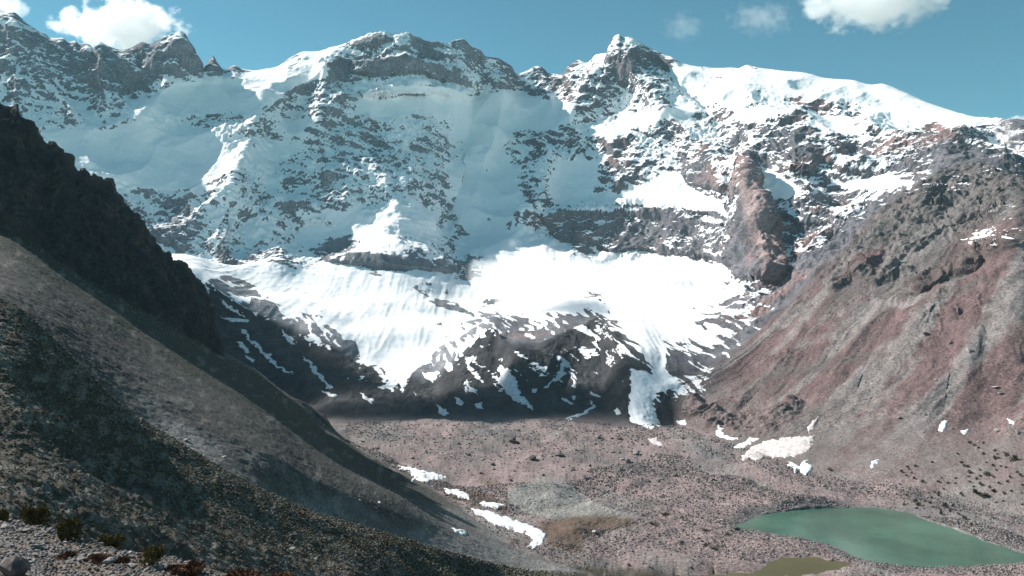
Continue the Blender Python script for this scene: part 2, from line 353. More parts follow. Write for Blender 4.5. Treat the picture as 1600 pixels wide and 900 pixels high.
def right_relief(x, y, z):
    al = -.74*x-.67*y; pe = .67*x-.74*y + 25*perlin(x/160, y/160, z/160)
    pe = pe + 14*fbm(x/60, y/60, z/60, 2)
    g = 16*fbm(pe/110, al/700, z/700, 2) + 5*ridged(pe/60+5, al/420, z/300, 2)*sm(-.4, .4, perlin(x/130+9, y/130, z/130)) + 2.1*ridged(pe/19, al/260, z/160, 2)
    px, py = HX+F*x/y, HY-F*z/y; crag = sm(-25, 35, np.interp(px, [1000,1200,1300,1450,1600], [560,500,440,395,375])-py + 30*perlin(x/60, y/60, z/60))
    rough = sm(0.0, 0.6, perlin(x/170+3, y/170, z/170) + 0.35*perlin(x/50, y/50, z/50) )
    for ln in ([(1420,440),(1440,452),(1475,438),(1520,418),(1570,395),(1610,380)], [(1345,432),(1368,440),(1392,425)], [(1300,450),(1350,415),(1400,400),(1450,372),(1500,345)], [(1090,640),(1140,665),(1200,665),(1240,640)]):
        rough = np.maximum(rough, 1.1*sm(20, 5, dist_poly(px, py, ln, False) + 12*perlin(x/30, y/30, z/30)))
    rough = np.maximum(rough, crag*1.35)
    return g*sm(-152, -95, z) + rough*(10*ridged(x/46, y/46, (z-.35*x)/20, 3) + 4.0*ridged(x/13, y/13, (z-.35*x)/6, 2)) + (.4+.6*rough)*1.1*fbm(x/5, y/5, z/5, 3)
disp += sub(z_right, right_relief)*z_right*sm(11.0, 11.2, T)
disp += sub(z_floor, lambda x, y, z: 6.5*fbm(x/85, y/85, 0*z, 2) + 2.2*fbm(x/22, y/22, 0*z, 2) + 0.75*np.abs(fbm(x/6, y/6, 0*z+3, 2)) + 0.35*fbm(x/2.2, y/2.2, 0*z, 1))*z_floor
disp += sub(z_scree, lambda x, y, z: 0.9*fbm(x/60, y/60, z/60, 2) + 0.35*fbm(x/12, y/12, z/12, 2) + 0.3*fbm(x/3, y/3, z/3, 3))*z_scree*np.clip(tapc, .3, 1)
disp += sub(cliffw, lambda x, y, z: 13*(ridged(x/70, y/70, z/160, 2)-.62))*cliffw*tapc
disp += sub(cliffw, lambda x, y, z: 9*(ridged(x/24, y/24, z/40, 3)-.7) + 4.0*fbm(x/7, y/7, z/9, 3))*cliffw*np.clip(tapc*1.5, .7, 1)
tap4 = np.clip((PY-(HY-F*KZ[4]/KY[4])[None, :])/14, .25, 1)
disp += sub(z_hill, lambda x, y, z: 2.2*fbm(x/28, y/28, z/28, 2) + 0.55*np.abs(fbm(x/5, y/5, z/4, 2)) + 0.28*sm(330, 160, y)*fbm(x/1.6, y/1.6, z/1.4, 2) + 0.13*sm(200, 90, y)*perlin(x/.55, y/.55, z/.5))*z_hill*tap4
disp += sub(z_ledge, lambda x, y, z: 0.45*fbm(x/6, y/6, z/6, 2) + 0.16*ridged(x/1.3, y/1.3, z, 2) + 0.09*fbm(x/.4, y/.4, z/.4, 2))*z_ledge
# ---- lake and ponds are cut into the floor
def plan(poly, z):                                   # outline on the valley floor, in metres
    return [((px-HX)/F*Y, Y) for px, py in poly for Y in [(-z)*F/(py-HY)]]
ZL = Z0 - 1.6
LAKE = plan([(1152,822),(1170,812),(1200,803),(1250,796),(1300,793),(1370,795),(1420,801),(1445,812),(1490,826),(1540,846),(1600,864),(1660,880),(1700,890),(1640,893),(1600,884),(1550,882),(1500,884),(1440,884),(1380,880),(1340,872),(1310,856),(1280,846),(1230,836),(1190,829)], ZL)
POND = plan([(1200,878),(1222,872),(1262,871),(1305,876),(1340,880),(1325,887),(1290,893),(1250,899),(1200,903),(1120,906),(1040,906),(1045,899),(1120,898),(1180,895),(1196,884)], ZL)
BROOK = plan([(868,812),(890,806),(930,808),(990,812),(1008,818),(960,828),(915,834),(900,846),(905,862),(880,862),(858,845),(846,826)], ZL)
def ragged(poly, amp, seed, step=4.0):
    P = np.array(poly); out = []; rs_ = np.random.RandomState(seed)
    for i in range(len(P)):
        a, b = P[i], P[(i+1) % len(P)]; n = max(1, int(np.linalg.norm(b-a)/step))
        for k in range(n):
            p = a+(b-a)*k/n; out.append(tuple(p + amp*np.array([float(fbm(p[0]/7+seed, p[1]/7, 0.0, 3)), float(fbm(p[0]/7-seed, p[1]/7, 4.0, 3))])))
    return out
LAKE = ragged(LAKE, 2.2, 3); POND = ragged(POND, 4.5, 5); BROOK = ragged(BROOK, 6.0, 7)
flat = z_floor > 0.5
ZF = Zg + 0
for poly, dep in ((LAKE, 6.0), (POND, 2.0)):
    ins = inpoly(Xg, Yg, poly); d = dist_poly(Xg, Yg, poly); d = np.where(ins, d, -d)
    k = sm(-14, 3, d)*(z_floor > 0.02)
    want = ZL + np.where(d > 0, -np.minimum(0.35*d, dep) - 0.1, 0.12*np.minimum(-d, 12) + 0.15)
    near = sm(-14, -1, d)*(T > 3.9)*(T < 11.2)
    disp = np.where(near > 0, disp*(1-near) + np.where(d < 0, disp*near*0.25, 0), disp)
    Zg = np.where(near > 0, Zg*(1-near) + want*near, Zg)
Xg = Xg + N0[..., 0]*disp; Yg = Yg + N0[..., 1]*disp; Zg = Zg + N0[..., 2]*disp
N1 = normals(Xg, Yg, Zg)
PXd = HX + F*Xg/Yg; PYd = HY - F*Zg/Yg

nz = N1[..., 2]
q = 1.1*(boxblur(nz, 9)-nz) + np.clip(0.9*(boxblur(nz, 40)-boxblur(nz, 4)), -.22, .3)
far = T > 11.0
q = 0.75*q
xf, yf, zf_ = Xg[far], Yg[far], Zg[far]
sel = sm(-.25, .25, perlin(xf/170, yf/170, zf_/170)); low_ = (1-sm(12.6, 13.4, T[far])); sel = np.maximum(sel, low_)
uu, vv_ = xf+1.2*zf_, xf-zf_; wv = 10*perlin(xf/45, yf/45, zf_/45)
q[far] += (0.34*fbm(xf/110, yf/110, zf_/110, 3) + sel*(1-low_)*0.26*fbm((xf+wv)/15, (yf+wv)/15, zf_/75, 3) + low_*0.36*fbm((uu+wv)/12, (vv_+wv)/110, yf/120, 3) + (1-sel)*0.27*fbm(xf/95, yf/95, (zf_+.3*xf+wv)/10, 3)
           + 0.055*fbm(xf/6, yf/6, zf_/6, 2))
# rank within the far ground -> 0..1
v = q[far]; srt = np.sort(q[(z_wall > .6) & (PX > 0) & (PX < 1600)][::5]); q01 = np.zeros_like(q); q01[far] = np.searchsorted(srt, v)/len(srt)
cv_ = cover(PXM + 14*jx/10, PYM + 8*jy/10)/9.0
cv_ = np.where((PXd < 830) & (PYd < 400), np.minimum(cv_*1.03+.03*(cv_ > .5), .97), cv_)
cv_ = np.where((T < 12.5) & (cv_ < .9), cv_*.62-.04, cv_)
for poly, c in CLEAN:
    g_ = np.clip(dist_poly(PXM+jx*.5+jx2, PYM+jy*.5+jy2, poly, far=2)/9, 0, 1)*inpoly(PXM+jx*.5+jx2, PYM+jy*.5+jy2, poly); cv_ = cv_ + (np.maximum(c, cv_)-cv_)*np.where(T > 13, g_, 0)
cv_ = np.where(cv_ > 0.93, 1.05, np.where(cv_ < 0.03, -0.05, cv_*0.96))
snow = sm(-0.05, 0.05, cv_ - q01)*far
TONGUE = [(985,575),(1020,585),(1060,590),(1045,608),(1022,615),(1020,632),(1032,664),(1015,670),(985,658),(982,635),(986,605)]
ins = inpoly(PXd+jx2, PYd+jy2, TONGUE); snow = np.where(ins & (T > 10.5) & (T < 12.6), 1.0, snow)
for poly, c in BARE:
    ins = inpoly(PXM+jx*.4+jx2*1.2, PYM+jy*.4+jy2*1.2, poly) & (T > 11.2)
    snow = np.where(ins, np.minimum(snow, sm(-0.05, 0.05, c - q01)), snow)

# ------------------------------------------------------------------ ground colours (albedo, per vertex)
def C(*c): return np.array(c, np.float32)
n1 = np.zeros_like(PX); n2 = np.zeros_like(PX)
n1 = fbm(Xg/120, Yg/120, Zg/120, 3); n2 = fbm(Xg/25, Yg/25, Zg/25, 3)
n3 = fbm(Xg/(Yg*.012+.3), Yg/(Yg*.012+.3), Zg/(Yg*.012+.3), 2)
def mix(a, b, t): return a + (b-a)*np.clip(t, 0, 1)[..., None]
shp = PX.shape + (3,)
rock = mix(np.broadcast_to(C(.135,.132,.145), shp), C(.215,.15,.142), sm(0.15, 0.7, n1+.3*n2 + sm(950, 1250, PX)*.3 - .12))
tower = sm(30, 5, dist_poly(PXd, PYd, [(1168,262),(1185,340),(1205,400)], False)); rock = mix(rock, C(.33,.245,.23), tower*.9)
rock = mix(rock, C(.25,.26,.28), sm(860, 700, PX)*.75)          # frosted rock of the shaded face, colour also lightened to brighten its shade
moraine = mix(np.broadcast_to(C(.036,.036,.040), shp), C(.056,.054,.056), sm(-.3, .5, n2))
al = -.74*Xg-.67*Yg; pe = .67*Xg-.74*Yg
stre = fbm(pe/45, al/500, Zg/400, 3)
redc = mix(np.broadcast_to(C(.142,.094,.092), shp), C(.19,.168,.162), sm(-.05, .28, stre + .2*n2))
redc = mix(redc, C(.105,.09,.085), sm(.1, .5, n1+.4*n2)*.75)
redc = mix(redc, C(.125,.115,.112), sm(-25, 35, np.interp(PX, [1000,1200,1300,1450,1600], [560,500,440,395,375])-PY+40*n1)*.8)
redc = mix(redc, C(.10,.075,.07), sm(14, 4, dist_poly(PX, PY, [(1440,452),(1475,438),(1520,418),(1570,395),(1610,380)], False)+14*n2)*.8)
redc = mix(redc, C(.26,.24,.23), inpoly(PX+jx2*2, PY+jy2*2, [(1395,487),(1430,465),(1455,468),(1440,480),(1420,490)])*.8)
redc = mix(redc, C(.095,.08,.078), sm(.1, .45, n1+.5*n2+.1)*sm(50, 10, dist_poly(PX, PY, [(1090,640),(1140,665),(1200,665),(1240,640)], False))*.8)
redc = mix(redc, C(.20,.172,.163), sm(-90, -140, Zg)*.5)
floorc = mix(np.broadcast_to(C(.25,.192,.187), shp), C(.17,.15,.143), sm(-.1, .5, n1*1.2+.5*n2))
floorc = mix(floorc, C(.14,.115,.11), sm(.1, .5, n3)*.6)
FANP = [(790,765),(850,745),(885,755),(930,785),(980,808),(1000,815),(930,812),(870,812),(820,800),(795,785)]
fan = boxblur(inpoly(PXd+jx+jx2*2, PYd+jy*.4+jy2, FANP)*1.0, 6); floorc = mix(floorc, C(.225,.225,.212), sm(.15, .85, fan+.25*n3)*.85)
marsh = boxblur(inpoly(PXd+jx+jx2, PYd+jy2, [(860,884),(960,890),(1060,893),(1190,890),(1210,899),(1100,912),(850,912)])*1.0, 3); floorc = mix(floorc, C(.062,.052,.026), sm(.2, .8, marsh+.3*n3)*.9)
dl = dist_poly(Xg, Yg, LAKE); shore = sm(16, 4, dl + 6*n2); floorc = mix(floorc, C(.16,.15,.15), shore*.85)
brown = np.zeros_like(PX)
for poly in ([(845,812),(905,806),(990,810),(1008,818),(950,832),(915,838),(905,865),(880,862),(855,850)],
             [(735,735),(760,740),(780,755),(770,762),(745,750)], [(680,755),(760,770),(790,790),(790,800),(750,795),(700,775)]):
    brown = np.maximum(brown, inpoly(PXd+jx, PYd+jy*.5, poly)*1.0)
floorc = mix(floorc, C(.215,.205,.198), sm(.12, .5, fbm(Xg/55+9, Yg/160, 0*Xg, 3))*.6)
floorc = mix(floorc, C(.088,.060,.040), np.clip(boxblur(brown, 5)*1.5-.25+.35*n3, 0, 1)*.85)
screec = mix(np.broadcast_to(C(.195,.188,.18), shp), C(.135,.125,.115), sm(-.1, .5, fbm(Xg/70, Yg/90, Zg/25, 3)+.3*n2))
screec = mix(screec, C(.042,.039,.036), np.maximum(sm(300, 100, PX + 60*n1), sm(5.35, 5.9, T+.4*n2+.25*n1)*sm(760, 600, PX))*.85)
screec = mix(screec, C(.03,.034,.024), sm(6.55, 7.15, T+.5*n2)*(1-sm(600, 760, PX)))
screec = mix(screec, C(.24,.21,.19), sm(.25, .6, n3)*.35)
cliffc = mix(np.broadcast_to(C(.032,.032,.034), shp), C(.062,.048,.044), sm(.1, .6, n2+.5*n1))
hillc = mix(np.broadcast_to(C(.072,.060,.045), shp), C(.15,.135,.118), sm(-.15, .45, n3))
ledgec = mix(np.broadcast_to(C(.19,.178,.172), shp), C(.115,.088,.068), sm(.1, .5, n2+.4*n3))
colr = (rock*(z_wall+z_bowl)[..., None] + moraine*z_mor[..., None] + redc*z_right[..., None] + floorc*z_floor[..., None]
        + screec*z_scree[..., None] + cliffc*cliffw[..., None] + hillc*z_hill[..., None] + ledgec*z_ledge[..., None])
wsum = z_wall+z_bowl+z_mor+z_right+z_floor+z_scree+cliffw+z_hill+z_ledge
colr = colr/np.maximum(wsum, .05)[..., None]
colr *= (1+.25*n3+.15*n2)[..., None]
colr *= .87
colr = np.clip(colr, .01, .8)

# ------------------------------------------------------------------ materials
def new_mat(name):
    m = bpy.data.materials.new(name); m.use_nodes = True; return m, m.node_tree.nodes, m.node_tree.links
def ground_material():
    m, n, l = new_mat('rock_and_snow'); b = n['Principled BSDF']
    ca = n.new('ShaderNodeAttribute'); ca.attribute_name = 'col'
    sa = n.new('ShaderNodeAttribute'); sa.attribute_name = 'snow'
    sz = n.new('ShaderNodeAttribute'); sz.attribute_name = 'grain'       # metres per grain, grows with distance on big faces
    geo = n.new('ShaderNodeNewGeometry')
    dv = n.new('ShaderNodeVectorMath'); dv.operation = 'SCALE'; l.new(geo.outputs['Position'], dv.inputs[0]); l.new(sz.outputs['Fac'], dv.inputs['Scale'])
    nt = n.new('ShaderNodeTexNoise'); nt.inputs['Scale'].default_value = 1.0; nt.inputs['Detail'].default_value = 6; nt.inputs['Roughness'].default_value = .65
    l.new(dv.outputs[0], nt.inputs['Vector'])
    vo = n.new('ShaderNodeTexVoronoi'); vo.inputs['Scale'].default_value = 1.6; l.new(dv.outputs[0], vo.inputs['Vector'])
    mr = n.new('ShaderNodeMapRange'); mr.inputs[1].default_value = .25; mr.inputs[2].default_value = .75; mr.inputs[3].default_value = .35; mr.inputs[4].default_value = 1.65
    l.new(nt.outputs[0], mr.inputs[0])
    mv = n.new('ShaderNodeMapRange'); mv.inputs[3].default_value = .75; mv.inputs[4].default_value = 1.25
    sep = n.new('ShaderNodeSeparateColor'); l.new(vo.outputs['Color'], sep.inputs[0]); l.new(sep.outputs[0], mv.inputs[0])
    mm = n.new('ShaderNodeMath'); mm.operation = 'MULTIPLY'; l.new(mr.outputs[0], mm.inputs[0]); l.new(mv.outputs[0], mm.inputs[1])
    cm = n.new('ShaderNodeVectorMath'); cm.operation = 'SCALE'; l.new(ca.outputs['Color'], cm.inputs[0]); l.new(mm.outputs[0], cm.inputs['Scale'])
    ad = n.new('ShaderNodeMath'); ad.operation = 'MULTIPLY_ADD'; ad.inputs[1].default_value = .9; l.new(nt.outputs[0], ad.inputs[0]); l.new(sa.outputs['Fac'], ad.inputs[2])
    ss = n.new('ShaderNodeMapRange'); ss.interpolation_type = 'SMOOTHSTEP'; ss.inputs[1].default_value = .78; ss.inputs[2].default_value = 1.12; l.new(ad.outputs[0], ss.inputs[0])
    mx = n.new('ShaderNodeMix'); mx.data_type = 'RGBA'; l.new(ss.outputs[0], mx.inputs[0]); l.new(cm.outputs[0], mx.inputs[6]); mx.inputs[7].default_value = (.92, .92, .925, 1)
    l.new(mx.outputs[2], b.inputs['Base Color'])
    b.inputs['Roughness'].default_value = .95; b.inputs['Specular IOR Level'].default_value = .15
    bp = n.new('ShaderNodeBump'); bp.inputs['Strength'].default_value = .55
    iv = n.new('ShaderNodeMath'); iv.operation = 'DIVIDE'; iv.inputs[0].default_value = .5; l.new(sz.outputs['Fac'], iv.inputs[1])
    l.new(iv.outputs[0], bp.inputs['Distance']); l.new(nt.outputs[0], bp.inputs['Height'])
    bs = n.new('ShaderNodeMapRange'); bs.inputs[3].default_value = .6; bs.inputs[4].default_value = .12; l.new(ss.outputs[0], bs.inputs[0]); l.new(bs.outputs[0], bp.inputs['Strength'])
    l.new(bp.outputs[0], b.inputs['Normal'])
    return m
GROUND = ground_material()
# grain: size of rock fragments by zone (1/m)
grain = 1.0/(z_ledge*.25 + z_hill*.5 + z_scree*1.0 + cliffw*3 + z_floor*1.6 + z_right*2.6 + z_mor*2.5 + (z_wall+z_bowl)*5 + .05)

def mesh_np(name, V, Fq, mat, smooth=True):
    me = bpy.data.meshes.new(name); nv, nf = len(V), len(Fq); k = Fq.shape[1]
    me.vertices.add(nv); me.loops.add(nf*k); me.polygons.add(nf)
    me.vertices.foreach_set('co', V.astype(np.float32).ravel())
    me.loops.foreach_set('vertex_index', Fq.astype(np.int32).ravel())
    me.polygons.foreach_set('loop_start', np.arange(0, nf*k, k, dtype=np.int32))
    try: me.polygons.foreach_set('loop_total', np.full(nf, k, np.int32))
    except Exception: pass
    me.update(); me.validate()
    if smooth: me.polygons.foreach_set('use_smooth', np.ones(nf, bool))
    me.materials.append(mat)
    return me
def structure(name, me):
    o = bpy.data.objects.new(name, me); COL.objects.link(o); o['kind'] = 'structure'; return o

# zone of every face
Tf = T[:-1, :-1]; Pf = PX[:-1, :-1]
tl = np.broadcast_to(toeL[:, :-1], Tf.shape)
zone = np.full(Tf.shape, 6)
zone[Tf < 11] = 4
zone[(Tf < tl)] = 2
zone[(Tf >= 8) & (Tf < 9) & (Pf < 345)] = 3
zone[(Tf >= 9) & (Tf < 10) & (Pf < 560)] = 2
zone[Tf < 4] = 1
zone[Tf < 1] = 0
zone[(Tf >= 11) & (Tf < 12) & (Pf > 1030)] = 5
names = ['rocky_ledge', 'hillside', 'scree_slope', 'rock_cliff_slope', 'valley_floor', 'mountain_slope', 'snowy_mountain']
labels = ['pale rocky ledge with reddish plants in the corner below the dark hillside', 'dark stony hillside falling into the gully behind the ledge',
          'grey scree slope under the dark cliff', 'dark brown cliff above the scree slope', 'pinkish stony valley floor around the green lake',
          'bare red brown gullied slope above the lake', 'snow covered rocky mountain wall closing the valley']
IDX = np.arange(NR*NC).reshape(NR, NC)
quads = np.stack([IDX[:-1, :-1], IDX[:-1, 1:], IDX[1:, 1:], IDX[1:, :-1]], -1)
Vall = np.stack([Xg, Yg, Zg], -1).reshape(-1, 3)
Call = np.concatenate([colr, np.ones(PX.shape+(1,))], -1).reshape(-1, 4).astype(np.float32)
Sall = snow.reshape(-1).astype(np.float32); Gall = grain.reshape(-1).astype(np.float32)
Nall = N1.reshape(-1, 3).astype(np.float32)
for zi, nm in enumerate(names):
    fq = quads[zone == zi]
    used, inv = np.unique(fq, return_inverse=True)
    me = mesh_np(nm, Vall[used], inv.reshape(fq.shape), GROUND)
    at = me.attributes.new('col', 'FLOAT_COLOR', 'POINT'); at.data.foreach_set('color', Call[used].ravel())
    at = me.attributes.new('snow', 'FLOAT', 'POINT'); at.data.foreach_set('value', Sall[used])
    at = me.attributes.new('grain', 'FLOAT', 'POINT'); at.data.foreach_set('value', Gall[used])
    o = structure(nm, me); o['label'] = labels[zi]
# a wide base sheet under everything, out to the horizon
GS_ = 6000; HAZE = 2.6e-5
me = bpy.data.meshes.new('ground'); g = GS_
me.from_pydata([(-g,-g,-420),(g,-g,-420),(g,g,-420),(-g,g,-420)], [], [(0,1,2,3)])
gm, gn, gl = new_mat('valley_ground'); gn['Principled BSDF'].inputs['Base Color'].default_value = (.2,.18,.17,1); gn['Principled BSDF'].inputs['Roughness'].default_value = 1
me.materials.append(gm); structure('ground', me)

# ------------------------------------------------------------------ water
def water(name, poly, z, colour, rough, label):
    pts = np.array(poly); c = pts.mean(0)
    bm = bmesh.new()
    vs = [bm.verts.new((c[0]+(x-c[0])*1.0, c[1]+(y-c[1])*1.0, z)) for x, y in pts]
    bm.faces.new(vs); bmesh.ops.triangulate(bm, faces=bm.faces[:]); bmesh.ops.recalc_face_normals(bm, faces=bm.faces[:])
    for f in bm.faces:
        if f.normal.z < 0: f.normal_flip()
    me = bpy.data.meshes.new(name); bm.to_mesh(me); bm.free()
    m, n, l = new_mat(name); b = n['Principled BSDF']
    nt = n.new('ShaderNodeTexNoise'); nt.inputs['Scale'].default_value = .02; nt.inputs['Detail'].default_value = 3
    g = n.new('ShaderNodeNewGeometry'); l.new(g.outputs['Position'], nt.inputs['Vector'])
    r = n.new('ShaderNodeValToRGB'); r.color_ramp.elements[0].position = .34; r.color_ramp.elements[1].position = .66; r.color_ramp.elements[0].color = tuple(v*.72 for v in colour)+(1,); r.color_ramp.elements[1].color = tuple(min(1, v*1.25) for v in colour)+(1,)
    l.new(nt.outputs[0], r.inputs[0]); l.new(r.outputs[0], b.inputs['Base Color'])
    b.inputs['Roughness'].default_value = rough; b.inputs['IOR'].default_value = 1.33
    w = n.new('ShaderNodeTexNoise'); w.inputs['Scale'].default_value = .8; w.inputs['Detail'].default_value = 4; l.new(g.outputs['Position'], w.inputs['Vector'])
    bp = n.new('ShaderNodeBump'); bp.inputs['Strength'].default_value = .10; bp.inputs['Distance'].default_value = .3; l.new(w.outputs[0], bp.inputs['Height']); l.new(bp.outputs[0], b.inputs['Normal'])
    me.materials.append(m); o = structure(name, me); o['label'] = label; return o
def grow(poly, d):                                   # push an outline outward
    P = np.array(poly); A = sum(P[i-1][0]*P[i][1]-P[i][0]*P[i-1][1] for i in range(len(P)))
    out = []
    for i in range(len(P)):
        t = P[(i+1) % len(P)]-P[i-1]; t = t/np.linalg.norm(t); nn = np.array([t[1], -t[0]])*(1 if A > 0 else -1); out.append(P[i]+nn*d)
    return out
water('lake_water', grow(LAKE, 2.5), ZL, (.056, .122, .088), .10, 'opaque green glacial lake among pinkish stones')
water('pond_water', grow(POND, 1.5), ZL, (.07, .060, .018), .3, 'shallow olive brown pond beside the green lake')

# ------------------------------------------------------------------ lookup: the visible ground under a bearing and height
BW, BH = 1740, 1000
vis = np.full(BW*BH, -1, np.int64)
okv = (PXd > -60) & (PXd < 1670) & (PYd > -20) & (PYd < 960) & (Yg > 5)
ids = np.nonzero(okv.ravel())[0]
cell = (np.clip(PYd.ravel()[ids]+20, 0, BH-1).astype(int)*BW + np.clip(PXd.ravel()[ids]+60, 0, BW-1).astype(int))
order = np.argsort(-Yg.ravel()[ids], kind='stable')          # far first, so the nearest one stays
vis[cell[order]] = ids[order]
vis = vis.reshape(BH, BW)
TV = T.ravel()
def at(px, py, lo=0, hi=19):
    """index of the nearest ground vertex to (px, py) that the camera sees, within curve range lo..hi"""
    x, y = int(px+60), int(py+20)
    for r in range(0, 14):
        best = None
        for yy in range(max(0, y-r), min(BH, y+r+1)):
            for xx in range(max(0, x-r), min(BW, x+r+1)):
                if max(abs(yy-y), abs(xx-x)) != r: continue
                k = vis[yy, xx]
                if k >= 0 and lo <= TV[k] < hi and (best is None or Vall[k][1] < Vall[best][1]): best = k
        if best is not None: return best
    return None

# ------------------------------------------------------------------ lone snow patches: low drifts with real thickness
def snow_material(name, c):
    m, n, l = new_mat(name); b = n['Principled BSDF']
    g = n.new('ShaderNodeNewGeometry'); nt = n.new('ShaderNodeTexNoise'); nt.inputs['Scale'].default_value = .25; nt.inputs['Detail'].default_value = 5
    l.new(g.outputs['Position'], nt.inputs['Vector'])
    r = n.new('ShaderNodeValToRGB'); r.color_ramp.elements[0].position = .3; r.color_ramp.elements[1].position = .65
    r.color_ramp.elements[0].color = tuple(v*.62 for v in c)+(1,); r.color_ramp.elements[1].color = c+(1,)
    l.new(nt.outputs[0], r.inputs[0]); l.new(r.outputs[0], b.inputs['Base Color'])
    b.inputs['Roughness'].default_value = .8; b.inputs['Specular IOR Level'].default_value = .2
    bp = n.new('ShaderNodeBump'); bp.inputs['Strength'].default_value = .3; bp.inputs['Distance'].default_value = .5
    l.new(nt.outputs[0], bp.inputs['Height']); l.new(bp.outputs[0], b.inputs['Normal']); return m
SNOW = snow_material('old_snow', (.80, .81, .82)); SNOWP = snow_material('dusty_snow', (.60, .54, .53))
def snow_patch(poly, lo, hi, label, group=None, mat=None, depth=None):
    c = np.array(poly).mean(0)
    js = min(1.5, .35+1.3*np.ptp(np.array(poly), axis=0).min()/28)
    m = inpoly(PXd+jx2*js, PYd+jy2*js, poly) & (T > lo) & (T < hi)
    if m.sum() < 4: print('no ground for', label); return
    Ys = np.median(Yg[m]); m &= np.abs(Yg-Ys) < .35*Ys
    rr, cc = np.nonzero(m)
    r0, r1, c0, c1 = max(rr.min()-3, 0), min(rr.max()+4, NR-1), max(cc.min()-3, 0), min(cc.max()+4, NC-1)
    px, py = PXd[r0:r1, c0:c1]+jx2[r0:r1, c0:c1]*js, PYd[r0:r1, c0:c1]+jy2[r0:r1, c0:c1]*js
    ins = inpoly(px, py, poly); d = dist_poly(px, py, poly)*Ys/F
    dmax = max(d[ins].max(), .3) if ins.any() else 1
    top = depth or min(2.2, .5+.25*dmax)
    hh = np.where(ins, .12+top*np.sqrt(np.clip(d/dmax, 0, 1)), -np.minimum(d, 1.2)*.9)
    P = np.stack([Xg, Yg, Zg], -1)[r0:r1, c0:c1] + N1[r0:r1, c0:c1]*hh[..., None]*.6; P[..., 2] += hh*.4
    n0, n1_ = P.shape[:2]; I = np.arange(n0*n1_).reshape(n0, n1_)
    fq = np.stack([I[:-1, :-1], I[:-1, 1:], I[1:, 1:], I[1:, :-1]], -1)
    keep = ins[:-1, :-1] | ins[:-1, 1:] | ins[1:, 1:] | ins[1:, :-1]
    fq = fq[keep]
    if len(fq) < 2: print('tiny', label); return
    used, inv = np.unique(fq, return_inverse=True)
    ctr = P.reshape(-1, 3)[used].mean(0)
    me = mesh_np('snow_patch', P.reshape(-1, 3)[used]-ctr, inv.reshape(fq.shape), mat or SNOW)
    o = bpy.data.objects.new('snow_patch', me); o.location = ctr; COL.objects.link(o)
    o['label'] = label; o['category'] = 'snow patch'
    o['group'] = group or 'lone snow patches'
    return o
GF, GM, GS = 'snow patches at the foot of the scree', 'snow left on the dark moraine', 'snow patches on the red brown slope'
FL = (3.9, 11.2); UP = (10.6, 13.2)
